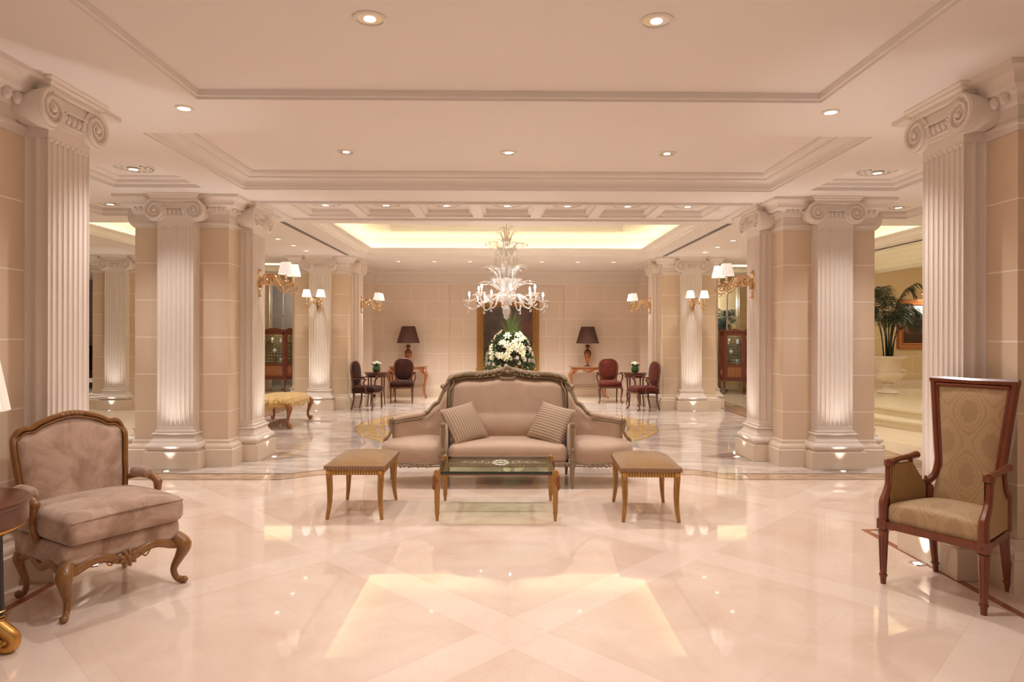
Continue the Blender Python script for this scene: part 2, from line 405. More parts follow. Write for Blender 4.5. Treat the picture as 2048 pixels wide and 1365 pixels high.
for i in range(len(xs)-1):
    for j in range(len(ys)-1):
        mx,my=(xs[i]+xs[i+1])/2,(ys[j]+ys[j+1])/2
        if any(h[0]<mx<h[1] and h[2]<my<h[3] for h in holes): continue
        c.add([(xs[i],ys[j],CZ),(xs[i+1],ys[j],CZ),(xs[i+1],ys[j+1],CZ),(xs[i],ys[j+1],CZ)],[(0,3,2,1)])
cl=structure(c,'ceiling',MT['ceil'],smooth=0)
tn=[0]
def coffer(h,prof,top,mat='ceil_trim',lid='ceil',extra=None):
    tn[0]+=1; m=MB(); m.rim(h[0],h[1],h[2],h[3],prof,inward=True)
    o=structure(m,'trim_%d'%tn[0],MT[mat],smooth=30)
    l=MB(); l.box(h[0]-.05,h[1]+.05,h[2]-.05,h[3]+.05,top,top+.05); tn[0]+=1
    structure(l,'trim_%d'%tn[0],MT[lid],smooth=0); return o
coffer(H_R1,[(0,CZ),(.0,CZ+.02),(.012,CZ+.025),(.012,CZ+.071)],CZ+.07)
# main coffer: small lip, ogee crown climbing inwards
og=[(0,CZ),(0,CZ+.02),(.02,CZ+.025),(.02,CZ+.04)]+[(.02+.07*(1-cos(PI/2*k/6)),CZ+.04+.07*sin(PI/2*k/6)) for k in range(7)]+[(.10,CZ+.115),(.10,CZ+.13)]+[(.10+.05*sin(PI/2*k/4),CZ+.13+.035*(1-cos(PI/2*k/4))) for k in range(5)]+[(.17,CZ+.165),(.17,CZ+.186)]
coffer(H_R2,og,CZ+.185)
for h in PAN+AP: coffer(h,[(0,CZ),(0,CZ+.03),(.03,CZ+.035),(.04,CZ+.055),(.05,CZ+.055),(.05,CZ+.101)],CZ+.10)
for h in SQ: coffer(h,[(0,CZ),(0,CZ+.04),(.06,CZ+.045),(.07,CZ+.08),(.13,CZ+.085),(.14,CZ+.111)],CZ+.11)
# lit coves: crown lip with glowing strip hidden behind it, painted wall, tray in the top
def cove(h,dz=.46,pw=140,lip=.16,inner=.62):
    lipp=[(0,CZ),(0,CZ+.03),(.02,CZ+.035)]+[(.02+.10*(1-cos(PI/2*k/6)),CZ+.035+.09*sin(PI/2*k/6)) for k in range(7)]+[(.125,CZ+.13),(.125,CZ+.15),(-.02,CZ+.15)]
    tn[0]+=1; m=MB(); m.rim(h[0],h[1],h[2],h[3],lipp,inward=True); structure(m,'trim_%d'%tn[0],MT['ceil_trim'],smooth=30)
    b=-.22; top=CZ+dz
    wl=[(-.02,CZ+.15),(b,CZ+.15),(b,top-.08)]+[(b+.08*(1-cos(PI/2*k/4)),top-.08+.08*sin(PI/2*k/4)) for k in range(1,5)]+[(inner-.12,top),(inner-.12,top-.03),(inner-.02,top-.03),(inner,top+.01),(inner,top+.07)]
    tn[0]+=1; m=MB(); m.rim(h[0],h[1],h[2],h[3],wl,inward=True); structure(m,'trim_%d'%tn[0],MT['cove'],smooth=30)
    tn[0]+=1; m=MB(); m.box(h[0],h[1],h[2],h[3],top+.07,top+.1); structure(m,'trim_%d'%tn[0],MT['ceil'],smooth=0)
    g=MB(); g.rim(h[0],h[1],h[2],h[3],[(-.13,CZ+.155),(-.13,CZ+.175),(-.08,CZ+.175),(-.08,CZ+.155)],inward=True,loop=True)
    return g
COVES=[cove(h) for h in (H_D,AC[0],AC[1],AB[0],AB[1])]
for g,nm in zip(COVES,('central coffer over the chandelier','left aisle coffer between the pier rows','right aisle coffer between the pier rows','left rear coffer by the display cabinet','right rear coffer by the display cabinet')):
    o=g.build('cove_light_strip',MT['cove_led'],smooth=0); tag(o,'warm hidden light strip glowing in the '+nm,'light strip')
# shadow line round the row of rosette coffers and linear air slots
m=MB(); m.rim(-3.05,3.11,8.38,9.56,[(0,CZ-.002),(0,CZ-.03),(.03,CZ-.03),(.03,CZ-.002)],loop=True); structure(m,'trim_90',MT['ceil_trim'],smooth=0)
for s,nm in ((-1,'left'),(1,'right')):
    t=thing('linear_air_slot','long thin black air slot in the ceiling %s of the lit central coffer'%nm,'air vent',(CX+s*3.34,11.9,CZ-.004))
    for dx in (-.022,.022):
        q=MB(); q.box(dx-.012,dx+.012,-2.05,2.05,-.003,.003); q.build('slot',MT['dark'],t,smooth=0)
    q=MB(); q.box(-.05,.05,-2.09,2.09,0,.0035); q.build('slot_frame',MT['ceil_trim'],t,smooth=0)
# ---------------------------------------------------------------- pilaster and ionic capital
PW=.43; PP=.16
def flute_poly():
    hw=PW/2; y0=0; y1=-PP; pts=[(-hw,.02)]
    def groove(a,b,n,d):  # from point a to b, n flutes cut inward (to the left of travel)
        a=Vector(a);b=Vector(b); t=(b-a); L=t.length; t/=L; nn=Vector((-t.y,t.x)); st=L/n; out=[a]
        for k in range(n):
            c0=a+t*(st*(k+.5)); r=st*.40
            for j in range(6):
                g=PI*j/5; out.append(c0-t*(r*cos(g))+nn*(d*sin(g)))
        return out+[b]
    pts+= [tuple(p) for p in groove((-hw,y0),(-hw,y1),2,.014)]
    pts+= [tuple(p) for p in groove((-hw,y1),(hw,y1),8,.016)[1:]]
    pts+= [tuple(p) for p in groove((hw,y1),(hw,y0),2,.014)[1:]]
    pts+=[(hw,.02)]
    return pts
def vol_spiral(cx,cz,s,y,turns=2.35,r0=.126):
    pts=[];rad=[]; N=44
    for i in range(N+1):
        t=i/N; r=r0*(1-t)**1.15+.018*t; a=PI/2-s*t*turns*2*PI*-1
        a=PI/2-s*t*turns*2*PI
        pts.append((cx+r*cos(a),y,cz+r*sin(a))); rad.append(.019*(1-t)+.009*t)
    return pts,rad
def make_pilaster(parent,cap=True):
    hw=PW/2
    m=MB(); poly=flute_poly(); m.prism(poly,.50,2.90); m.box(-hw,hw,-PP,.02,.40,.50); m.box(-hw,hw,-PP,.02,2.90,3.0)
    # rounded flute ends
    st=PW/8
    sh=m.build('pilaster_shaft',MT['stone_plain'],parent,smooth=30)
    b=MB(); tor=[(.0,.455),(.018,.445),(.018,.43),(.01,.425)]+[(.03+.018*sin(PI*k/5),.425-.03*k/5-.0) for k in range(6)]+[(.035,.39),(.03,.365),(.045,.335),(.06,.32),(.06,.31)]+[(.07+.032*sin(PI*k/6),.305-.085*k/6) for k in range(7)]+[(.075,.207)]
    b.rim(-hw,hw,-PP,.0,tor[::-1],cap=True); b.build('pilaster_base',MT['stone_plain'],sh,smooth=50)
    p=MB(); p.box(-hw-.115,hw+.115,-PP-.115,.0,0,.207); p.build('pilaster_plinth',MT['plinth'],sh,bevel=.004)
    c=MB(); cz=3.08; y=-PP-.035
    for s in (-1,1):
        cx=s*.233
        c.add(*disc_y(cx,cz,.134,y,.01))       # scroll body
        pts,rad=vol_spiral(cx,cz,s,y-.004); c.tube(pts,rad,6,sq=1)
        c.sph((cx,y-.012,cz),.024,10,7)
    # channel between the volutes
    c.box(-.233,.233,y+.009,0,cz+.022,cz+.131); c.tube([(-.233,y-.004,cz+.120),(.233,y-.004,cz+.120)],.016,6,sq=1)
    c.tube([(-.13,y-.003,cz+.03),(.13,y-.003,cz+.03)],.006,6)
    c.box(-hw-.012,hw+.012,y+.02,-.001,cz-.09,cz+.03)
    for k in range(5):
        x=(k-2)*.052; c.sph((x,y+.012,cz-.015),.024,8,6,(.8,.8,1.35)); c.tube([(x-.024,y+.008,cz+.02),(x-.024,y+.0,cz-.035)],.005,5)
    c.tube([(.126,y+.008,cz+.02),(.126,y,cz-.035)],.005,5)
    for s in (-1,1):
        for j in range(3): c.sph((s*(.118-.012*j),y-.002,cz+.03-.02*j),.016,7,5,(1.6,.5,.6),Matrix.Rotation(s*(.5+j*.4),3,'Y'))
    c.tube([(-hw,y+.025,cz-.06),(hw,y+.025,cz-.06)],.012,6)
    c.build('ionic_capital',MT['stone_plain'],sh,smooth=35)
    a=MB(); a.rim(-.27,.27,-PP-.05,0,[(-.02,3.20),(.0,3.205),(.0,3.225),(.02,3.24),(.02,3.255),(.035,3.27),(.035,3.28)],cap=True); a.build('abacus',MT['stone_plain'],sh,smooth=30)
    # flute end beads catching the light
    e=MB()
    for k in range(8): e.sph((-hw+st*(k+.5),-PP+.002,2.893),.017,8,6,(1,.5,1))
    e.build('flute_stops',MT['stone_plain'],sh,smooth=50)
    return sh
def disc_y(cx,cz,r,y0,y1,n=28):
    vs=[];fs=[]
    ys_=[0.05,-.08,y0+.02,y0]; rs=[r*.8,r*.86,r,r-.006]
    for yy,rr in zip(ys_,rs): vs+=[(cx+rr*cos(2*PI*k/n),yy,cz+rr*sin(2*PI*k/n)) for k in range(n)]
    for j in range(3): fs+=[(j*n+k,j*n+(k+1)%n,(j+1)*n+(k+1)%n,(j+1)*n+k) for k in range(n)]
    fs.append(tuple(3*n+k for k in range(n))); return vs,fs
CORN=[(.004,2.90),(.004,2.935),(.022,2.94),(.022,2.965),(.004,2.972),(.004,3.06),(.012,3.065),(.02,3.08)]+[(.02+.06*(1-cos(PI/2*k/4)),3.08+.07*sin(PI/2*k/4)) for k in range(1,5)]+[(.09,3.16),(.10,3.165)]+[(.10+.07*(1-cos(PI/2*k/5)),3.165+.075*sin(PI/2*k/5)) for k in range(1,6)]+[(.185,3.245),(.185,3.28)]
BASEB=[(.085,0),(.085,.20),(.078,.205),(.07,.21),(.07,.222)]+[(.07-.035*(1-cos(PI/2*k/5)),.222+.04*sin(PI/2*k/5)) for k in range(6)]+[(.03,.27),(.022,.275),(.022,.30),(.004,.32)]
def eggs(m,x0,x1,y0,y1,sides='fblr',z=3.115,off=.055,st=.062,r=.022,q=8):
    for sd in sides:
        if sd in 'fb':
            n=int((x1-x0)/st); yy=(y0-off) if sd=='f' else (y1+off)
            for k in range(n): m.sph((x0+(x1-x0)*(k+.5)/n,yy,z),r,q,q-3,(.75,.8,1.25))
        else:
            n=int((y1-y0)/st); xx=(x0-off) if sd=='l' else (x1+off)
            for k in range(n): m.sph((xx,y0+(y1-y0)*(k+.5)/n,z),r,q,q-3,(.8,.75,1.25))
HB=.567
def make_pier():
    t=thing('stone_pier','','pier')
    b=MB(); b.box(-HB,HB,-HB,HB,0,CZ-.001); b.build('pier_body',MT['stone'],t,smooth=0)
    b=MB(); b.rim(-HB,HB,-HB,HB,CORN); eggs(b,-HB,HB,-HB,HB); b.build('cornice',MT['stone_plain'],t,smooth=30)
    b=MB(); b.rim(-HB,HB,-HB,HB,BASEB); b.build('base_moulding',MT['plinth'],t,smooth=30)
    p0=make_pilaster(t)
    for k in range(4):
        p=p0 if k==0 else copy_tree(p0,t); a=k*PI/2
        p.location=(sin(a)*HB,-cos(a)*HB,0); p.rotation_euler=(0,0,a)
    return t
pier=make_pier()
PX=3.97; first=True
for (x,y,lb) in ((-PX+CX,8.667,'cream limestone pier with fluted ionic pilasters, left of the sofa'),(PX+CX,8.667,'cream limestone pier with fluted ionic pilasters, right of the sofa'),
    (-PX+CX,14.79,'limestone pier with ionic pilasters beside the left group of dark armchairs'),(PX+CX,14.79,'limestone pier with ionic pilasters beside the right group of dark armchairs'),
    (-8.25,14.79,'distant ionic pier in the far left aisle, seen past the near left pilaster')):
    if first: pier.location=(x,y,0); pier['label']=lb; first=False
    else: dup(pier,(x,y,0),None,lb)
# ---------------------------------------------------------------- near walls with their pilasters
for s,nm in ((-1,'left'),(1,'right')):
    X=CX+s*3.2; m=MB()
    lo,hi=sorted((X,X+s*.9)); m.box(lo,hi,4.12,4.98,0,CZ)
    X2=X+s*.16; lo2,hi2=sorted((X2,X+s*.9)); m.box(lo2,hi2,-3.5,4.2,0,CZ); structure(m,'wall_'+nm,MT['stone'],smooth=0)
    tn[0]+=1; m=MB(); m.rim(lo,hi,4.12,4.98,CORN); m.rim(lo2,hi2,-3.5,4.12,CORN); eggs(m,lo,hi,4.12,4.98,st=.085,r=.036,q=12)
    eggs(m,lo2,hi2,.5,4.0,'l' if s>0 else 'r',st=.085,r=.036,q=12); structure(m,'trim_%d'%tn[0],MT['stone_plain'],smooth=30)
    m=MB(); m.rim(lo,hi,4.12,4.98,BASEB); m.rim(lo2,hi2,-3.5,4.12,BASEB); structure(m,'baseboard_'+nm,MT['plinth'],smooth=30)
    t=thing('wall_pilaster','large fluted ionic pilaster on the near %s wall, tops cropped beside the %s'%(nm,'pink velvet armchair' if s<0 else 'tall-backed damask chair'),'pilaster',(X,4.60,0),-s*PI/2)
    t['label']='large fluted ionic pilaster on the near %s wall, behind the %s'%(nm,'pink velvet armchair' if s<0 else 'tall-backed damask chair')
    make_pilaster(t)
# ---------------------------------------------------------------- rear walls
WY=17.2
m=MB(); x0,x1=CX-1.48,CX+1.52
# wall with shallow niche for the painting
m.box(-3.75,x0,WY,WY+.3,0,CZ); m.box(x1,3.85,WY,WY+.3,0,CZ); m.box(x0,x1,WY,WY+.3,2.92,CZ); m.box(x0,x1,WY+.08,WY+.3,0,2.92)
m.box(-3.75,-3.35,16.75,WY,0,CZ); m.box(3.45,3.85,16.75,WY,0,CZ)
for s in (-1,1):
    a,b=sorted((CX+s*3.72,CX+s*4.2)); m.box(a,b,15.68,17.5,0,CZ)
structure(m,'wall_back',MT['wall'],smooth=0)
tn[0]+=1; m=MB(); m.rim(-3.35,3.45,12,WY,[(-o,z) for o,z in CORN],inward=False); 
m=MB()
prof=CORN
def run(m,prof,a,b,axis,pos,sgn,n=None):
    vs=[];L=len(prof)
    for e in (a,b):
        for o,z in prof: vs.append((e,pos+sgn*o,z) if axis=='x' else (pos+sgn*o,e,z))
    m.add(vs,[(i,i+1,L+i+1,L+i) for i in range(L-1)])
CB=[(.004,2.90),(.004,2.935),(.022,2.94),(.022,2.965),(.004,2.972),(.004,3.19),(.012,3.20),(.03,3.225),(.035,3.25),(.035,3.28)]
run(m,CB,-3.35,3.45,'x',WY,-1); run(m,CB,16.75,WY,'y',-3.35,1); run(m,CB,16.75,WY,'y',3.45,-1); run(m,CB,-3.75,-3.315,'x',16.75,-1); run(m,CB,3.415,3.85,'x',16.75,-1)
structure(m,'trim_%d'%tn[0],MT['stone_plain'],smooth=30)
m=MB()
for a,b,p in ((-3.35,x0,WY),(x0,x1,WY+.08),(x1,3.45,WY),(-3.75,-3.35,16.75),(3.45,3.85,16.75)): run(m,BASEB,a,b,'x',p,-1)
run(m,BASEB,16.75,WY,'y',-3.35,1); run(m,BASEB,16.75,WY,'y',3.45,-1); structure(m,'baseboard_back',MT['plinth'],smooth=30)
# aisle ends
m=MB(); m.box(-7.9,-6.75,18.9,19.2,0,CZ); m.box(-5.35,-4.0,18.9,19.2,0,CZ); m.box(-6.75,-5.35,18.9,19.2,3.0,CZ); structure(m,'wall_left_rear',MT['wall_ochre'],smooth=0)
m=MB(); m.box(-13.5,-7.9,20.6,20.9,0,CZ); m.box(-8.2,-7.9,19.2,20.9,0,CZ); m.box(-13.8,-13.5,6,20.9,0,CZ); m.box(-7.9,-4.2,20.9,21.,0,CZ); structure(m,'wall_far_left',MT['wall_grey'],smooth=0)
m=MB(); m.box(4.0,5.35,18.9,19.2,0,CZ); m.box(6.75,12,18.9,19.2,0,CZ); m.box(5.35,6.75,18.9,19.2,3.0,CZ); m.box(4.3,8.,20.9,21.,0,CZ); structure(m,'wall_right_rear',MT['wall_ochre'],smooth=0)
m=MB(); m.box(8.0,13.5,16.2,16.5,0,CZ); m.box(13.2,13.5,5,16.2,0,CZ); structure(m,'wall_right_alcove',MT['wall_ochre'],smooth=0)
m=MB(); run_=[(x,16.2) for x in (8.0,13.2)]; m.box(8.0,13.2,16.17,16.2,.3,.48); m.box(8.0,13.2,16.18,16.2,.48,.52); structure(m,'baseboard_right_alcove',MT['plinth'],smooth=0)
# curved two-step platform in the right alcove
for k,(r,z0,z1) in enumerate(((5.0,0,.15),(4.6,.15,.30))):
    m=MB()
    def arc(r):
        p=[]
        for i in range(61):
            a=PI/2+PI*i/60; p.append((11.5+r*cos(a),min(16.18,12.8+r*sin(a))))
        q=[]
        for a in p:
            if not q or (a[0]-q[-1][0])**2+(a[1]-q[-1][1])**2>1e-4: q.append(a)
        return q
    m.prism(arc(r),z0,z1-.035); m.prism(arc(r+.03),z1-.035,z1)
    tn[0]+=1; structure(m,'trim_%d'%tn[0],MT['step'],smooth=30)
# dropped cornice beam along the alcove, its lit yellow put into the paint colour
tn[0]+=1; m=MB(); m.box(7.42,7.9,10.0,16.2,2.92,CZ); m.add([(7.42-o*.9,y,2.92+(z-2.9)*.9) for y in (10.,16.2) for o,z in CORN],[(i,i+1,len(CORN)+i+1,len(CORN)+i) for i in range(len(CORN)-1)]); structure(m,'trim_%d'%tn[0],MT['cove'],smooth=30)
light('POINT',(9.5,13.,2.9),28,col=(1,.84,.6),size=.2,name='alcove_fill_light'); light('POINT',(6.2,20.2,2.6),25,size=.1,name='alcove_fill_light'); light('POINT',(-6.0,20.1,2.7),22,size=.1,name='hall_fill_light')  # added fill points without fixtures, brightening the alcove and rooms behind the glazing
# glazed openings behind the two cabinets
for s,nm in ((-1,5),(1,6)):
    t=MB(); a,b=sorted((CX+s*5.35,CX+s*6.75))
    t.box(a,b,19.03,19.04,0,3.0); o=structure(t,'window_%d'%(1 if s<0 else 2),MT['pane'],smooth=0)
    q=MB(); q.box(a,b,19.0,19.03,2.12,2.145); q.box(a,b,19.0,19.03,.0,.04)
    for xx in (a,b-.04,a+.33,b-.37): q.box(xx,xx+.04,19.0,19.03,0,3.0)
    q.build('glazing_bar',MT['ceil_trim'],o,smooth=0)
# ---------------------------------------------------------------- lights of the place
def dl_mesh(r=.05,lit=True):
    t=thing('ceiling_downlight','','downlight')
    m=MB(); m.lathe([(r+.02,0.001),(r+.021,-.004),(r+.012,-.010),(r,-.008),(r,.0)],28); m.build('trim_ring',MT['white_ring'],t,smooth=60)
    return t
def make_dl(r,mat,depth=.0):
    t=dl_mesh(r); m=MB()
    if mat=='lens': m.lathe([(0,-.004),(r,-.004),(r,-.0035),(0,-.0035)][:2]+[(r,-.003),(0.0001,-.003)],20)
    else:
        m.lathe([(r,-.002),(r*.9,.0),(r*.55,.0),(.02,.0)],24,lobes=12,amp=.04)
    m.build('lens' if mat=='lens' else 'reflector',MT[mat],t,smooth=60)
    if mat!='lens':
        m=MB(); m.lathe([(0.0001,-.006),(r*.42,-.006),(r*.45,-.003)],16); m.build('lamp_face',MT['lens'],t,smooth=60)
    return t
def place_dl(proto,x,y,z,label,power,ang=104,group=None,size=.05):
    o=dup(proto,(x,y,z-.001),0,label,group)
    light('SPOT',(0,0,-.03),power,size=size,ang=ang,blend=.9,parent=o)
    return o
DLs=make_dl(.045,'lens'); DLb=make_dl(.075,'lens_dim')
def at_z(px,py,z):
    """world point on the plane z under a measured image point"""
    a=(px-1024)/F; b=-(py-670)/F; M=cam.matrix_world.to_3x3(); d=M@Vector((a,b,-1)); k=(z-HC)/d.z; return Vector((0,0,HC))+d*k
PWB=58; PWS=44
for i,(x,lb) in enumerate(((-.75,'large faceted downlight at the top edge, left one of two'),(.84,'large faceted downlight at the top edge, right one of two'))): place_dl(DLb,x,3.66,CZ+.07,lb,PWB*1.3,125)
for x,lb in ((-1.62,'faceted downlight at the left of the row of three above the sofa'),(.03,'middle faceted downlight of the row of three above the sofa'),(1.66,'faceted downlight at the right of the row of three above the sofa')): place_dl(DLb,x,6.75,CZ+.185,lb,PWB*1.2,118)
for x,y,nm in ((-.75,1.4,'left'),(.84,1.4,'right')): place_dl(DLb,x,y,CZ+.07,'large faceted downlight above the viewpoint, %s of the pair'%nm,PWB*1.2,110)
for s,nm in ((-1,'left'),(1,'right')):
    place_dl(DLs,CX+s*2.41,4.92,CZ,'small bright downlight by the %s corner of the near ceiling tray'%nm,PWS*1.3)
    place_dl(DLs,CX+s*4.0,7.1,CZ+.088,'small downlight in a square rosette coffer, in front of the %s main pier'%nm,PWS*1.3)
    for j in range(3): place_dl(DLs,CX+s*(5.35+.95*j),8.96,CZ+.078,'small downlight in the %s aisle coffer row, %s from the pier'%(nm,('nearest','second','farthest')[j]),PWS)
    for j,y in enumerate((11.6,12.45,13.25)): place_dl(DLs,CX+s*4.0,y,CZ,'small downlight between the two %s piers, %s of three'%(nm,('nearest','middle','farthest')[j]),PWS*.7)
    place_dl(DLs,CX+s*6.0,16.5,CZ+.53,'small downlight in the lit rear coffer of the %s aisle'%nm,PWS*3)
    place_dl(DLs,CX+s*6.0,12.0,CZ+.53,'small downlight in the lit coffer of the %s aisle'%nm,PWS*3.5)
    place_dl(DLs,CX+s*6.0,6.0,CZ,'small downlight over the near part of the %s aisle'%nm,PWS*3.5)
    place_dl(DLs,CX+s*1.45,13.0 if 0 else 12.9,CZ+.53,'tiny downlight in the raised tray %s of the chandelier'%nm,PWS)
    place_dl(DLs,CX+s*1.45,10.9,CZ+.53,'tiny downlight in the near part of the raised tray, %s side'%nm,PWS)
ordn=('first','second','third','fourth','fifth','sixth','seventh')
for x,y,nm in ((-11.0,17.5,'far'),(-10.4,14.0,'near')): place_dl(DLs,x,y,CZ,'added fill downlight at the %s end of the far left aisle'%nm,PWS*3)  # downlights added to brighten the dark far left aisle
for k in range(7):
    place_dl(DLs,CX+(k-3)*.82,8.96,CZ+.078,'rosette coffer downlight, %s from the left in the row of seven'%ordn[k],PWS*.8)
    place_dl(DLs,CX+(k-3)*.82,15.1,CZ,'small downlight near the back wall, %s from the left of its row'%ordn[k],PWS*2.3)
# rosettes round the coffer downlights
def rosette():
    m=MB(); m.lathe([(.07,-.002),(.075,-.016),(.10,-.020),(.115,-.012)],32)
    for k in range(16):
        a=2*PI*k/16; m.sph((.15*cos(a),.15*sin(a),-.006),.03,7,5,(1.3,.7,.45),Matrix.Rotation(a,3,'Z'))
    m.lathe([(.19,-.001),(.195,-.014),(.205,-.014),(.21,-.001)],36)
    return m.build('ceiling_rosette',MT['ceil_trim'],smooth=50)
ro=rosette(); tag(ro,'plaster leaf rosette, first from the left in the row of seven coffers','ceiling rosette'); ro.location=(CX-3*.82,8.96,CZ+.099)
def rdup(x,y,z,lb,group=None):
    c_=ro.copy(); COL.objects.link(c_); c_.location=(x,y,z); c_['label']=lb
    if group: c_['group']=group
for k in range(1,7): rdup(CX+(k-3)*.82,8.96,CZ+.099,'plaster leaf rosette, %s from the left in the row of seven coffers'%ordn[k])
for s,nm in ((-1,'left'),(1,'right')):
    rdup(CX+s*4.0,7.1,CZ+.109,'plaster leaf rosette in the square coffer before the %s main pier'%nm)
    for j in range(3): rdup(CX+s*(5.35+.95*j),8.96,CZ+.099,'plaster leaf rosette in the %s aisle coffer row, %s from the pier'%(nm,('nearest','second','farthest')[j]))
for o in list(DLs.children)+list(DLb.children)+[DLs,DLb]: bpy.data.objects.remove(o)
# floor uplights
def make_up():
    t=thing('floor_uplight','','floor light'); m=MB(); m.lathe([(.034,.001),(.038,.006),(.050,.006),(.054,.0)],24); m.build('steel_rim',MT['chrome'],t)
    m=MB(); m.lathe([(.0001,.004),(.028,.004)],20); m.build('lens',MT['lens'],t); return t
up=make_up()
for x,y,lb,r in ((-2.84,4.60,'steel floor uplight under the pink velvet armchair',-.25),(2.90,4.60,'steel floor uplight behind the legs of the tall-backed chair',.25),
    (-3.94,7.74,'round floor uplight in front of the left main pier',0),(4.0,7.74,'round floor uplight in front of the right main pier',0),
    (-3.01,8.667,'round floor uplight on the inner side of the left main pier',-.25),(3.07,8.667,'round floor uplight on the inner side of the right main pier',.25),
    (-3.94,13.87,'floor uplight in front of the rear left pier',0),(4.0,13.87,'floor uplight in front of the rear right pier',0),(-8.25,13.87,'floor uplight in front of the distant far left pier',0)):
    o=dup(up,(x,y,0),0,lb); 
    light('SPOT',(0,0,.03),30,col=(1,.95,.92),size=.04,ang=54,blend=1,rot=(PI-.04 if r==0 else PI,0 if r==0 else (-.04 if r<0 else .04),0),parent=o)
for o in list(up.children)+[up]: bpy.data.objects.remove(o)
# ================================================================ FURNITURE
def cab_leg(m,x,y,top,sx,sy,r=(.030,.034,.024,.016,.014,.020),n=10,out=.05,flat=1,h0=0):
    """cabriole leg from (x,y,top) to the floor, bulging towards (sx,sy)"""
    d=Vector((sx,sy,0)).normalized(); k=top
    P_=[Vector((x,y,k))+d*0, Vector((x,y,k*.82))+d*out*.8, Vector((x,y,k*.58))+d*out*.45, Vector((x,y,k*.32))-d*out*.10, Vector((x,y,k*.12))+d*out*.15, Vector((x,y,.018+h0))+d*out*.75]
    q=catmull(P_,5); m.tube(q,lerpl(list(r),len(q)),n,sq=.6)
    m.sph(Vector((x,y,.022+h0))+d*out*.85,.024,8,6,(1,1,.9))
def taper_leg(m,x,y,top,r0=.024,r1=.013,collar=True,dx=0,dy=0,n=8,sq=1.5):
    m.tube([(x,y,top),(x,y,top*.9),(x+dx*.3,y+dy*.3,top*.45),(x+dx,y+dy,0)],[r0,r0,(r0+r1)/2,r1],n,sq=sq)
    if collar: m.tube([(x+dx*.9,y+dy*.9,.055),(x+dx*.9,y+dy*.9,.075)],r1+.009,n,sq=sq)
def leafcluster(m,c,sc=1.,n=7,seed=0,ax='xz'):
    rn=random.Random(seed)
    for k in range(n):
        a=2*PI*k/n; r=.03*sc
        p=Vector(c)+(Vector((cos(a)*r,0,sin(a)*r*.8)) if ax=='xz' else Vector((0,cos(a)*r,sin(a)*r*.8)))
        m.sph(p,.017*sc,7,5,(1.4,.7,.7),Matrix.Rotation(-a,3,'Y') if ax=='xz' else Matrix.Rotation(a,3,'X')@Matrix.Rotation(PI/2,3,'Z'))
    m.sph(c,.018*sc,8,6)
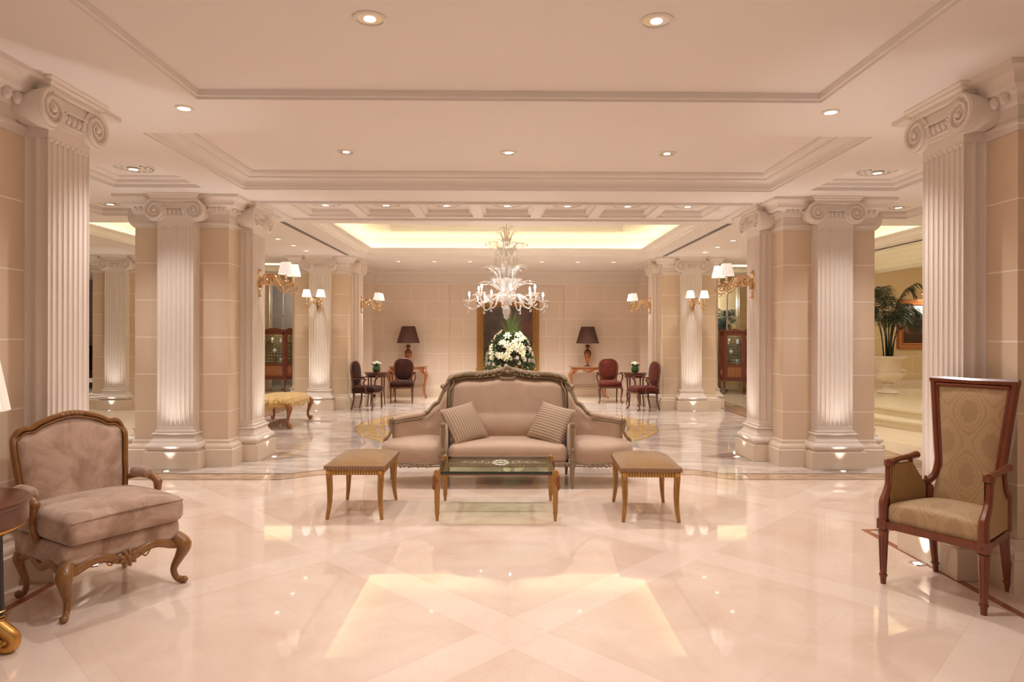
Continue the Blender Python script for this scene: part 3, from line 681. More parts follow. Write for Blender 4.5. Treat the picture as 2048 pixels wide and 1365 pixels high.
# ---------------------------------------------------------------- sofa with two side seats
def make_sofa():
    t=thing('settee','long taupe pink settee with carved grey-gold frame and a rounded side seat at each end','sofa',(.035,7.3,0),0)
    W=.705
    xs_=[0,.09,.18,.33,.48,.59,.66,.70,.715]; zt=[1.205,1.19,1.165,1.15,1.145,1.125,1.09,1.03,.95]
    top=lambda x: interp(xs_,zt,abs(x))
    m=MB()
    # back pad
    def fr(u,v):
        x=-.68+1.36*u; z0=.40; z1=top(x)-.045; z=z0+(z1-z0)*v
        e=min(1,min(u,1-u)*9)**.5*min(1,(1-v)*9)**.5
        y=.20+.10*v-.05*e-(.035*max(0,1-((z-.58)/.13)**2) if z<.71 else 0)*e
        return (x,y+.05*(1-e),z)
    m.grid(fr,40,40); m.grid(lambda u,v:(-.68+1.36*u,.33,.35+(top(-.68+1.36*u)-.385)*v),20,10,flip=True)
    m.build('back_cushion',MT['sofa'],t,smooth=60)
    # carved frame
    m=MB(); o=[Vector((-.715,.27,.30)),Vector((-.715,.27,.62)),Vector((-.715,.27,.90))]+[Vector((x,.27+.04,top(x))) for x in [i*.06-.66 for i in range(23)]]+[Vector((.715,.27,.90)),Vector((.715,.27,.62)),Vector((.715,.27,.30))]
    q=catmull(o,3); m.tube(q,.034,8,sq=.6); 
    inn=[p+Vector((-.045*(1 if p.x>0 else -1) if abs(p.x)>.66 else 0,-.035,-.035 if p.z>1 else 0)) for p in q]; m.tube(inn,.010,6)
    # rope / acanthus carving on the top rail
    N=64
    for k in range(N):
        x=-.70+1.4*(k+.5)/N; p=Vector((x,.272,top(x)+.004)); sgn=1 if x>0 else -1
        m.sph(p+Vector((0,-.012,.004)),.026,7,5,(1.45,.7,.5),Matrix.Rotation(sgn*.85,3,'Y'))
    fm=m.build('carved_frame',MT['antique'],t,smooth=50)
    m=MB()
    for s in (-1,1):   # scrolling crest foliage
        for k,(x,z,r) in enumerate(((.10,1.165,.035),(.17,1.15,.03),(.25,1.14,.032),(.32,1.13,.024))):
            sp=[(s*(x+r*(1-i/18)*cos(s*0+PI*.2+i*.55)),.245,z+r*(1-i/18)*sin(PI*.2+i*.55)) for i in range(17)]
            m.tube(sp,[.009-.0004*i for i in range(17)],6)
        for k in range(8): m.sph((s*(.07+.04*k),.245,1.195-.008*k),.02,7,5,(1.4,.6,.6),Matrix.Rotation(s*(.5 if k%2 else -.5),3,'Y'))
    for k in range(9):
        a=PI*k/8; m.sph((.048*cos(a),.24,1.185+.045*sin(a)),.019,7,5,(1.2,.6,.8),Matrix.Rotation(-a,3,'Y'))
    m.sph((0,.235,1.18),.026,10,7,(1,.6,1)); m.tube([(-.09,.243,1.12),(-.04,.24,1.105),(.04,.24,1.105),(.09,.243,1.12)],.010,6)
    m.build('carved_crest',MT['antique'],fm,smooth=50)
    # centre seat
    m=MB(); m.rbox((0,-.10,.345),(.625,.335,.085),.05,8,crown=.045); m.build('seat_cushion',MT['sofa'],t,smooth=60)
    for s in (-1,1):
        m=MB(); # inner arm pad
        def fa(u,v,s=s):
            y=-.40+.66*u; zt_=.645+.10*u*u; a=2*PI*v
            hh=(zt_-.27)/2; zc=(zt_+.27)/2; c_,s_=cos(a),sin(a)
            q=(abs(c_)**4+abs(s_)**4)**-.25
            sc=1 if .02<u<.98 else .7
            return (s*.672+ .038*c_*q*sc, y, zc+hh*s_*q*(1 if sc==1 else .97))
        m.grid(fa,12,24,cv=True); m.rbox((s*.672,-.40,.455),(.034,.02,.18),.015,3); m.build('arm_panel',MT['sofa'],t,smooth=60)
        # front post and leg
        m=MB(); x=s*.672
        m.tube([(x,-.43,.665),(x,-.445,.62),(x,-.425,.52),(x,-.435,.42),(x,-.44,.36),(x,-.44,.30)],[.028,.020,.016,.020,.026,.030],8,sq=.5)
        m.sph((x,-.44,.665),.03,10,7,(1,1,.8)); leafcluster(m,(x,-.465,.66),.7,7)
        for z_ in (.40,.36,.30,.27): leafcluster(m,(x,-.462,z_),.8,6)
        m.tube([(x-.018,-.44,.60),(x-.010,-.445,.50),(x-.018,-.455,.40)],.006,5); m.tube([(x+.018,-.44,.60),(x+.010,-.445,.50),(x+.018,-.455,.40)],.006,5)
        po=m.build('arm_post',MT['antique'],t,smooth=50)
        m=MB(); m.tube([(x,-.44,.29),(x,-.44,.24),(x,-.44,.20),(x,-.44,.10),(x,-.44,.06),(x,-.44,.05),(x,-.44,.0)],[.030,.034,.026,.016,.012,.022,.011],12)
        for k in range(6):
            a=2*PI*k/6; m.tube([(x+.024*cos(a),-.44+.024*sin(a),.21),(x+.013*cos(a),-.44+.013*sin(a),.07)],.004,5)
        leafcluster(m,(x,-.462,.235),.7,6); m.build('leg',MT['antique'],t,smooth=50)
        # side seat
        m=MB()
        def out(a):  # plan outline of side seat front from the post round to the outer post
            pts=[(.70,-.42),(.85,-.435),(1.0,-.425),(1.15,-.375),(1.27,-.28),(1.35,-.15),(1.375,-.02),(1.35,.10)]
            k=a*(len(pts)-1); i=min(int(k),len(pts)-2); f_=k-i; P0=pts[max(i-1,0)];P1=pts[i];P2=pts[i+1];P3=pts[min(i+2,len(pts)-1)]
            return [.5*((2*P1[j])+(P2[j]-P0[j])*f_+(2*P0[j]-5*P1[j]+4*P2[j]-P3[j])*f_*f_+(3*P1[j]-P0[j]-3*P2[j]+P3[j])*f_**3) for j in (0,1)]
        C_=(.98,.05)
        prof=[(1.0,.262),(1.012,.30),(1.015,.35),(1.005,.395),(.97,.425),(.88,.447),(.7,.465),(.4,.475),(.05,.478)]
        for_s=[]
        vs=[];n=28
        for r,z in prof:
            for k in range(n+1):
                p=out(k/n); vs.append((s*(C_[0]+(p[0]-C_[0])*r),C_[1]+(p[1]-C_[1])*r,z))
            vs+=[(s*(C_[0]+(1.2-C_[0])*r),C_[1]+(.25-C_[1])*r,z),(s*(C_[0]+(.72-C_[0])*r),C_[1]+(.30-C_[1])*r,z)]
        w_=n+3; fs=[(j*w_+k,j*w_+(k+1)%w_,(j+1)*w_+(k+1)%w_,(j+1)*w_+k) for j in range(len(prof)-1) for k in range(w_)]+[tuple((len(prof)-1)*w_+k for k in range(w_))]
        m.add(vs,fs); m.build('side_seat_cushion',MT['sofa'],t,smooth=60)
        m=MB(); rail=[Vector((s*out(k/20)[0],out(k/20)[1],.258)) for k in range(21)]; m.tube(rail,.014,6); m.tube([p+Vector((0,-.006,-.026)) for p in rail],.008,6)
        for k in range(3,20): 
            p=rail[k]; m.sph(p+Vector((0,-.012,-.014)),.014,6,4,(1.3,.6,.7))
        for k in range(9): m.sph((s*(.80+.045*k),-.44+.0*k,.235-.004*(k%2)),.015,6,4,(1.3,.6,.9),Matrix.Rotation(.6 if k%2 else -.6,3,'Y'))
        m.build('side_rail',MT['antique'],t,smooth=50)
        # wing back of the side seat
        wx=[.70,.80,.92,1.0,1.12,1.25]; wz=[.98,.82,.715,.69,.68,.665]
        def wtop(x): return interp(wx,wz,x)
        def wy(x): return .27-.30*((x-.70)/.58)**1.6
        m=MB()
        def fw(u,v):
            x=.69+.58*u; z=.40+(wtop(x)-.40)*v; e=(min(1,min(1-u,1)*8)**.5)*(min(1,(1-v)*6)**.5)
            dim=.02*max(0,1-((x-.92)**2+(z-.64)**2)/.008)
            return (s*x,wy(x)-.075*e+dim,z)
        m.grid(fw,26,18); m.grid(lambda u,v:(s*(.69+.58*u),wy(.69+.58*u)+.02,.25+(wtop(.69+.58*u)-.25)*v),20,8)
        # rolled arm top
        q=[Vector((s*x,wy(x)-.035,wtop(x)+.002)) for x in (.93,.98,1.04,1.1,1.16,1.22,1.26)]; m.tube(q,[.02,.034,.036,.036,.036,.034,.025],10)
        m.build('side_wing',MT['sofa'],t,smooth=60)
        m=MB(); q=[Vector((s*x,wy(x)-.02,wtop(x)+.006)) for x in [.715+.012*i for i in range(21)]]; m.tube([Vector((s*.725,.25,1.0))]+q,.024,8,sq=.5)
        for k in range(0,len(q)): m.sph(q[k]+Vector((0,-.022,.0)),.017,6,5,(1.3,.6,.6),Matrix.Rotation(s*1.3,3,'Y'))
        m.sph((s*.735,.24,1.01),.032,10,7); m.sph((s*.735,.225,1.0),.018,8,6)
        q=[Vector((s*x,wy(x)-.075,wtop(x)-.03)) for x in (.94,1.0,1.08,1.16,1.24)]; m.tube(q,.008,6)
        m.tube([(s*1.27,wy(1.27)-.03,.675),(s*1.285,wy(1.27)-.045,.63),(s*1.27,wy(1.27)-.04,.55),(s*1.30,wy(1.27)-.05,.49),(s*1.345,wy(1.27)-.03,.45),(s*1.36,wy(1.27)-.02,.30)],[.026,.020,.015,.016,.020,.018],8,sq=.5)
        leafcluster(m,(s*1.27,wy(1.27)-.06,.665),.7,6)
        m.build('side_wing_rail',MT['antique'],t,smooth=50)
        m=MB(); m.tube([(s*1.28,.0,.28),(s*1.28,.0,.20),(s*1.28,.0,.06),(s*1.28,.0,0)],[.026,.024,.013,.014],10); m.build('leg',MT['antique'],t,smooth=50)
        m=MB(); m.tube([(s*.68,.27,.32),(s*.68,.29,.1),(s*.68,.31,0)],[.026,.02,.014],8,sq=1); m.build('leg',MT['antique'],t,smooth=50)
    m=MB(); m.tube([(-.65,-.445,.262),(0,-.455,.262),(.65,-.445,.262)],.014,6); m.tube([(-.65,-.445,.236),(0,-.455,.232),(.65,-.445,.236)],.008,6)
    for k in range(30): m.sph((-.62+1.24*k/29,-.458,.249),.012,6,4,(1.3,.6,.7))
    m.build('front_rail',MT['antique'],t,smooth=50)
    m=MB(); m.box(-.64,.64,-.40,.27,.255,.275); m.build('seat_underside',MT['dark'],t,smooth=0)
    return t
make_sofa()
def make_pillow(name,label,loc,r_,u_,turn,w=.235):
    r_=Vector(r_).normalized(); u_=Vector(u_); u_=(u_-r_*u_.dot(r_)).normalized()
    if turn: r_,u_=u_,-r_
    y_=u_.cross(r_); rot=Matrix((r_,y_,u_)).transposed().to_euler()
    m=MB()
    def f_(u,v,s):
        x=(u*2-1); z=(v*2-1); e=max(0,(1-x*x)*(1-z*z)); pin=1+.05*(x*x*z*z) - .05*(1-abs(x))*0
        k=1-.055*(1-x*x)*(z*z)-.0; k2=1-.055*(1-z*z)*(x*x)
        return (x*w*k2,s*.075*e**.38,z*w*k)
    m.grid(lambda u,v:f_(u,v,-1),22,22); m.grid(lambda u,v:f_(u,v,1),22,22)
    o=m.build(name,MT['ticking'],smooth=70); o.location=loc; o.rotation_euler=rot; return tag(o,label,'cushion',group='striped cushions on the settee')
make_pillow('throw_cushion','ribbed champagne striped cushion leaning at the left end of the settee, stripes upright',(-.44,7.19,.635),(.33,.25,.07),(-.19,.14,.36),False,.225)
make_pillow('throw_cushion','ribbed champagne striped cushion leaning at the right end of the settee, stripes lying flat',(.51,7.19,.635),(.33,-.25,-.07),(.19,.14,.36),True,.225)
# ---------------------------------------------------------------- glass coffee table
def make_table():
    t=thing('coffee_table','low gilt coffee table with engraved plate glass top in front of the settee','coffee table',(-.065,6.02,0),R(-.6))
    hx,hy,zt=.50,.345,.425
    m=MB(); m.box(-hx,hx,-hy,hy,zt-.018,zt); g=m.build('glass_top',MT['glass'],t,smooth=0,bevel=.003)
    m=MB(); m.rim(-hx,hx,-hy,hy,[(-.003,zt-.022),(.002,zt-.022),(.002,zt-.001),(-.003,zt-.001)],loop=True); m.build('glass_edge',MT['glass_edge'],t,smooth=0)
    m=MB()
    # engraved rosette with scrolls
    for k in range(12):
        a=2*PI*k/12; m.sph((.03+.06*cos(a),.06+.11*sin(a),zt+.001),.028,7,4,(1,.7,.05),Matrix.Rotation(a,3,'Z'))
    m.sph((.03,.06,zt+.001),.03,10,5,(1,1.4,.06))
    for s in (-1,1):
        for (cx,cy,r,d) in ((.13,.06,.045,1),(.19,.12,.04,-1),(.26,.07,.04,1),(.33,.10,.03,-1)):
            q=[(.03+s*(cx+r*(1-i/16)*cos(i*.45)),cy+1.8*d*r*(1-i/16)*sin(i*.45),zt+.001) for i in range(15)]; m.tube(q,.0035,5,flat=.25)
    m.build('engraving',simple('frosted_engraving',(.50,.50,.38),.6),g,smooth=50)
    m=MB()
    for s in (-1,1): m.box(-hx+.03,hx-.03,s*(hy-.03)-.010,s*(hy-.03)+.010,zt-.040,zt-.020); m.box(s*(hx-.03)-.01,s*(hx-.03)+.01,-hy+.03,hy-.03,zt-.040,zt-.020)
    m.build('top_frame',MT['giltwood'],t,smooth=0)
    for sx in (-1,1):
        for sy in (-1,1):
            x,y=sx*(hx+.008),sy*(hy-.0); m=MB()
            m.tube([(x,y,zt+.006),(x,y,zt-.03),(x,y,.32),(x-sx*.0,y,.1),(x,y,.055),(x,y,0)],[.026,.030,.026,.020,.016,.011],8,sq=1.5)
            m.tube([(x,y,.06),(x,y,.075)],.020,8,sq=1.5); m.sph((x,y,zt+.008),.020,8,6,(1,1,.5))
            l=m.build('leg',MT['gilt'],t,smooth=40)
            b=MB(); b.rbox((x+sx*.018,y,.35),(.020,.030,.045),.010,2); b.sph((x+sx*.024,y,.295),.028,8,6,(.8,1,1.1))
            for z_ in (.375,.36,.345): b.box(x+sx*.006-.020,x+sx*.006+.020,y+ (-.025 if sy<0 else .021),y+(-.021 if sy<0 else .025),z_-.003,z_+.003)
            b.tube([(x-.013,y-.026,.375),(x-.013,y-.026,.34),(x+.01,y-.026,.34),(x+.01,y-.026,.36),(x-.002,y-.026,.36)],.004,5)
            b.build('carved_bracket',simple('red_brown_worn_gilt',(.22,.065,.02),.4,nscale=60,namp=.6),l,smooth=40)
    return t
make_table()
# ---------------------------------------------------------------- gilt stools
def make_stool():
    t=thing('footstool','tan velvet footstool with fluted gilt frame, left of the glass coffee table','stool')
    hx,hy=.245,.345
    m=MB()
    def f_(u,v):
        x,y=u*2-1,v*2-1; e=max(0,(1-x*x)*(1-y*y))**.5
        return (x*hx*1.06,y*hy*1.04,.463+.07*e)
    m.grid(f_,18,18); m.box(-hx*1.055,hx*1.055,-hy*1.035,hy*1.035,.44,.463); c=m.build('seat_pad',MT['tan'],t,smooth=60)
    m=MB(); m.rim(-hx*1.06,hx*1.06,-hy*1.04,hy*1.04,[(-.002,.432),(.003,.432),(.004,.463),(-.001,.466)],loop=True); m.build('fringe',MT['fringe'],c,smooth=0)
    m=MB()
    for (a,b,c_,d) in ((-hx,hx,-hy,-hy+.03),(-hx,hx,hy-.03,hy),(-hx,-hx+.03,-hy,hy),(hx-.03,hx,-hy,hy)): m.box(a,b,c_,d,.385,.435)
    m.build('fluted_rail',MT['fluted_gilt'],t,smooth=0)
    for sx in (-1,1):
        for sy in (-1,1):
            x,y=sx*(hx-.020),sy*(hy-.020); m=MB()
            q=catmull([(x,y,.435),(x,y,.37),(x-sx*.006,y-sy*.004,.24),(x-sx*.002,y,.12),(x+sx*.012,y+sy*.02,.0)],4)
            m.tube(q,lerpl([.026,.026,.024,.019,.014],len(q)),8,sq=2); 
            for dx in (-.010,0,.010): m.tube([(x+dx,y-.027 if sy<0 else y+.027,.36),(x+dx*.7,(y-.022 if sy<0 else y+.022),.15)],.004,5)
            l=m.build('leg',MT['gilt'],t,smooth=40)
            m=MB(); 
            for k in range(8):
                a=2*PI*k/8; m.sph((x+.013*cos(a),y+sy*.028,.408+.013*sin(a)),.008,6,4,(1,.5,1))
            m.sph((x,y+sy*.031,.408),.008,7,5); m.build('rosette',MT['gold'],l,smooth=50)
    return t
st=make_stool(); st.location=(-1.29,6.07,0); st.rotation_euler=(0,0,R(-1))
dup(st,(1.27,5.97,0),R(-2.5),'tan velvet footstool with fluted gilt frame, right of the glass coffee table')
# ---------------------------------------------------------------- pink velvet armchair, near left
def make_bergere():
    t=thing('armchair','wide dusty pink velvet armchair with carved gilt-brown frame, near left wall','armchair',(-2.53,4.15,0),R(58.3)); t.scale=(.92,1,1)
    # local: front = -y
    m=MB(); m.rbox((0,-.01,.345),(.375,.30,.065),.03,6); m.build('seat_base',MT['pinkvelvet'],t,smooth=60)
    m=MB(); m.rbox((0,-.045,.485),(.375,.325,.075),.05,8,crown=.05); m.tube(catmull([(-.355,-.358,.545),(0,-.372,.56),(.355,-.358,.545)],6),.006,6)
    m.build('seat_cushion',MT['pinkvelvet'],t,smooth=60)
    bx=[0,.095,.19,.25,.305,.34,.365]; bz=[1.085,1.075,1.04,1.01,1.01,.985,.90]
    top=lambda x: interp(bx,bz,abs(x))
    by=lambda z:.24+.16*(z-.4)
    wid=lambda z: interp([.35,.5,.7,.9,1.1],[.315,.325,.345,.36,.362],z)
    m=MB()
    def fb(u,v):
        k=u*2-1; x=k*.34; z=.40+(top(x)-.03-.40)*v; x=k*(wid(z)-.02)*(1 if z<.9 else 1)
        z=min(z,top(x)-.025); e=(1-k*k)**.35*(1-v)**.3
        return (x,by(z)-.055*e,z)
    m.grid(fb,26,26); m.grid(lambda u,v:((u*2-1)*(wid(.4+.6*v)-.02),by(.4+(top((u*2-1)*.34)-.42)*v)+.03,.4+(top((u*2-1)*.34)-.42)*v),20,12)
    m.build('back_panel',MT['pinkvelvet'],t,smooth=60)
    m=MB(); o=[(-wid(z),by(z),z) for z in (.36,.45,.55,.65,.75,.85,.92)]+[(x,by(1.0)+.01,top(x)) for x in [-.35,-.325,-.29,-.25,-.20,-.14,-.07,0,.07,.14,.20,.25,.29,.325,.35]]+[(wid(z),by(z),z) for z in (.92,.85,.75,.65,.55,.45,.36)]
    q=catmull(o,3); m.tube(q,.019,8,sq=.5,flat=1.2); m.tube([Vector((p.x*.955,p.y-.022,p.z-(.02 if p.z>.95 else 0))) for p in q],.006,6)
    for k in range(5): m.sph(((k-2)*.03,by(1.05)-.015,1.085-.004*abs(k-2)),.017,7,5,(1.3,.6,.7))
    m.build('back_frame',MT['giltwood'],t,smooth=50)
    for s in (-1,1):
        m=MB()
        q=catmull([(s*.35,.27,.62),(s*.375,.16,.645),(s*.39,.08,.645),(s*.395,.01,.63),(s*.395,-.02,.60)],6); m.tube(q,lerpl([.018,.02,.022,.026,.020],len(q)),8,sq=.5)
        q=catmull([(s*.395,-.02,.61),(s*.40,-.01,.56),(s*.39,.02,.50),(s*.385,.01,.45),(s*.375,.0,.40)],6); m.tube(q,lerpl([.028,.024,.020,.022,.024],len(q)),8,sq=.5)
        m.sph((s*.395,-.025,.612),.032,9,7,(1,.8,.9)); a=m.build('arm',MT['giltwood'],t,smooth=50)
        m=MB(); m.rbox((s*.375,.14,.662),(.040,.10,.03),.028,4,crown=.012); m.build('arm_pad',MT['pinkvelvet'],a,smooth=60)
    # apron: serpentine front rail and side rails
    m=MB()
    def apron(p0,p1,dirv,n=24):
        p0=Vector(p0);p1=Vector(p1); out_=Vector(dirv); q=[]
        for i in range(n+1):
            u=i/n; k=abs(u*2-1); z=.245+.045*cos(PI*min(1,(1-k)*1.0)*1)*(1 if k<.5 else 1); z=.270-.022*cos((1-k)*2*PI)
            q.append(p0.lerp(p1,u)+Vector((0,0,z-.0))+out_*(.008*(1-k)))
        m.tube([p+Vector((0,0,.004)) for p in q],.020,8,sq=.3,flat=1.3); 
        # web up to the seat
        vs=[p for p in q]+[Vector((p.x,p.y,.285)) for p in q]; m.add(vs,[(i,i+1,n+2+i,n+1+i) for i in range(n)])
    apron((-.36,-.305,0),(.36,-.305,0),(0,-1,0)); apron((-.37,-.30,0),(-.34,.26,0),(-1,0,0)); apron((.37,-.30,0),(.34,.26,0),(1,0,0))
    leafcluster(m,(0,-.335,.262),1.2,9,ax='xz')
    for s in (-1,1):
        m.tube([(s*(.05+.012*i),-.33,.262+.018*sin(i*.9)) for i in range(9)],[.009-.0007*i for i in range(9)],6)
    m.build('apron',MT['giltwood'],t,smooth=50)
    for s in (-1,1):
        m=MB(); cab_leg(m,s*.345,-.29,.30,s,-1.1,(.042,.046,.030,.020,.018,.022),out=.07); leafcluster(m,(s*.385,-.335,.24),.6,6); m.build('leg',MT['giltwood'],t,smooth=50)
        m=MB(); cab_leg(m,s*.32,.25,.30,s*.6,1,(.032,.034,.024,.018,.016,.02),out=.055); m.build('leg',MT['giltwood'],t,smooth=50)
    return t
make_bergere()
# ---------------------------------------------------------------- tall-backed damask chair, near right
MT['armcloth']=velvet('plain_olive_gold_cloth',(.36,.225,.09),(.42,.27,.115),4,.7,.2)
def make_tall():
    t=thing('armchair','tall flared-back armchair in gold damask with red mahogany frame, near right wall','armchair',(2.80,4.12,0),R(-58.2))
    hw=.30
    # seat: trapezoid, wide at front
    def xw(y): return .285-.075*((y+.235)/.47)
    m=MB()
    m.rbox((0,-.01,.455),(.5,.5,.06),.04,8,crown=.035,xf=lambda p:Vector((p.x/.5*(xw((p.y+.01)*.47)-.022),(p.y+.01)*.455-.005,p.z)))
    m.build('seat_cushion',MT['damask'],t,smooth=60)
    m=MB(); F0,F1,B0,B1=(-.285,-.235),(.285,-.235),(-.21,.235),(.21,.235)
    for a,b in ((F0,F1),(F1,B1),(B1,B0),(B0,F0)): m.tube([(a[0],a[1],.385),(b[0],b[1],.385)],.027,4,sq=3,flat=.9)
    m.build('seat_rail',MT['redwood'],t,smooth=30)
    for s in (-1,1):
        m=MB(); x,y=s*.285,-.235; m.box(x-.028,x+.028,y-.028,y+.028,.355,.42)
        m.tube([(x,y,.352),(x,y,.345)],.022,8,sq=2); m.tube([(x,y,.345),(x,y,.325),(x,y,.06),(x,y,.058),(x,y,.045),(x,y,.0)],[.030,.028,.018,.018,.018,.015],8,sq=2.5); m.tube([(x,y,.050),(x,y,.062)],.023,8,sq=2)
        for dx in (-.01,.01): m.tube([(x+dx,y-.028,.31),(x+dx*.7,y-.02,.09)],.003,4)
        l=m.build('leg',MT['redwood'],t,smooth=40)
        m=MB()
        for k in range(6):
            a=2*PI*k/6; m.sph((x+.010*cos(a),y-.029,.388+.010*sin(a)),.007,6,4,(1,.4,1))
        m.sph((x,y-.032,.388),.006,6,4); m.build('carved_rosette',MT['redwood'],l,smooth=50)
        m=MB(); x,y=s*.21,.225; m.tube([(x,y,.40),(x,y,.33),(x,y+.05,.055),(x,y+.06,0)],[.026,.026,.018,.015],8,sq=2.5); m.tube([(x,y+.048,.055),(x,y+.05,.068)],.024,8,sq=2); m.build('leg',MT['redwood'],t,smooth=40)
        # arm: front post, top rail, sweeping back support
        m=MB(); x=s*.285
        q=catmull([(x,-.235,.42),(x,-.235,.52),(x-s*0,-.205,.575),(x,-.175,.64),(x,-.165,.745)],5); m.tube(q,lerpl([.026,.026,.022,.020,.022],len(q)),8,sq=2)
        m.tube([(x,-.165,.752),(x,-.165,.79)],.030,8,sq=2.5); m.tube([(x,-.17,.775),(x*.98,-.05,.79),(x*.95,.06,.795),(x*.93,.13,.80)],[.022,.018,.018,.024],8,sq=.8); m.sph((x*.93,.135,.80),.026,9,7)
        q=catmull([(x*.95,.06,.79),(x*.94,.085,.70),(x*.90,.14,.63),(s*.225,.205,.61),(s*.215,.235,.66)],6); m.tube(q,.016,8,sq=.8)
        m.tube([(s*.225,.21,.40),(s*.225,.21,.60)],.028,8,sq=2); m.sph((s*.225,.175,.63),.015,8,6,(1,1,1.5)); m.sph((s*.225,.175,.655),.009,8,6)
        a=m.build('arm',MT['redwood'],t,smooth=40)
        m=MB(); 
        def fp(u,v,x=x,s=s):
            y=-.19+.36*u; zt_=interp([-.19,.05,.10,.17],[.765,.765,.68,.60],y); z=.42+(zt_-.42)*v; xx=x*(.985-.16*u); return (xx,y,z)
        m.grid(lambda u,v:tuple(Vector(fp(u,v))+Vector((.014,0,0))),8,8); m.grid(lambda u,v:tuple(Vector(fp(u,v))-Vector((.014,0,0))),8,8); m.build('arm_panel',MT['armcloth'],a,smooth=60)
    # back: flared
    bw=lambda z: interp([.45,.62,.68,.9,1.31],[.176,.176,.176,.2,.3],z) if z<.68 else .176+(z-.68)/.63*.062
    by=lambda z:.225+(z-.4)*.10
    m=MB(); zz=[.76,.85,1.0,1.15,1.30]
    for s in (-1,1): m.tube(catmull([(s*.235,.205,.585),(s*.225,.215,.625),(s*.195,.24,.67)]+[(s*bw(z),by(z),z) for z in zz],4),.022,8,sq=2.5,flat=1.2)
    m.tube([(-bw(1.3)-.02,by(1.3),1.305),(0,by(1.3)-.0,1.300),(bw(1.3)+.02,by(1.3),1.305)],.024,8,sq=2.5); m.tube([(-bw(1.26)+.02,by(1.28)-.02,1.272),(bw(1.26)-.02,by(1.28)-.02,1.272)],.010,6)
    for s in (-1,1): m.tube([(s*(bw(z)-.022),by(z)-.012,z) for z in (.72,.85,1.0,1.15,1.27)],.012,6)
    m.build('back_frame',MT['redwood'],t,smooth=40)
    m=MB()
    def fb(u,v):
        k=u*2-1; z=.42+.86*v; e=(1-abs(k)**4)*(1-abs(v*2-1)**6); return (k*(bw(z)-.018+.22*max(0,.76-z)*(1 if z>.55 else .8)),by(z)-.008-.028*e-.06*abs(k)**3*max(0,.76-z),z)
    m.grid(fb,20,26); m.grid(lambda u,v:((u*2-1)*(bw(.42+.86*v)-.01),by(.42+.86*v)+.018,.42+.86*v),6,16); m.build('back_panel',MT['damask'],t,smooth=60)
    return t
make_tall()
# ---------------------------------------------------------------- round table and lamp at the left edge
def make_edge_table():
    t=thing('pedestal_table','round mahogany table with black and gilt column legs, cropped by the left edge','table',(-2.775,3.27,0))
    m=MB(); m.lathe([(.30,.64),(.345,.64),(.36,.645),(.36,.735),(.366,.738),(.368,.748),(.366,.760),(.36,.762),(.0001,.762)],56); m.build('table_top',MT['mahogany'],t,smooth=40)
    m=MB(); m.lathe([(.346,.636),(.352,.630),(.352,.640),(.346,.643)],48); m.build('gilt_band',MT['gold'],t,smooth=40)
    for a in (R(12),R(102),R(192),R(282)):
        x,y=.25*cos(a),.25*sin(a); m=MB(); m.lathe([(.03,.17),(.032,.19),(.030,.25),(.024,.5),(.022,.60),(.028,.62),(.03,.64)],20,xf=M4((x,y,0))); l=m.build('column_leg',MT['ebony'],t,smooth=40)
        m=MB()
        for z in (.175,.19,.215,.595,.61): m.lathe([(.026 if z>.4 else .033,z-.004),(.030 if z>.4 else .037,z),(.026 if z>.4 else .033,z+.004)],20,xf=M4((x,y,0)))
        m.build('gilt_collar',MT['gold'],l,smooth=50)
        m=MB(); d=Vector((cos(a),sin(a),0))
        q=[Vector((x,y,.15))]+[Vector((x,y,0))+d*(.035+.048*(1-i/18)*sin(.4+i*.42))+Vector((0,0,.055+.048*(1-i/18)*cos(.4+i*.42))) for i in range(15)]
        m.tube(q,lerpl([.034,.03,.026,.018,.012],len(q)),9,sq=.6); m.sph(Vector((x,y,.055))+d*.035,.022,8,6); m.build('gilt_scroll_foot',MT['gold'],l,smooth=50)
    m=MB(); m.lathe([(.0001,.12),(.25,.12),(.27,.13),(.27,.15),(.25,.16),(.0001,.16)],36); m.build('lower_shelf',MT['redwood'],t,smooth=40)
    return t
make_edge_table()
def lampshade(m,r0,r1,z0,z1,n=56,amp=.012):
    m.lathe([(r0,z0),(r1,z1)],n,lobes=n//2,amp=amp); 
def make_edge_lamp():
    t=thing('table_lamp','table lamp with lit white pleated shade, cropped by the left edge','lamp',(-2.765,3.38,.763))
    m=MB(); m.lathe([(.0001,0),(.07,0),(.075,.012),(.05,.03),(.02,.05),(.03,.10),(.05,.16),(.035,.22),(.014,.25),(.012,.50)],24); m.build('lamp_base',MT['gold'],t,smooth=50)
    m=MB(); lampshade(m,.205,.145,.44,.78,72,.02); o=m.build('lamp_shade',shade_lit('lit_large_pleated_silk',(1,.88,.76),.24,36),t,smooth=0)
    light('POINT',(0,0,.58),4,size=.03,parent=t)
    return t
make_edge_lamp()
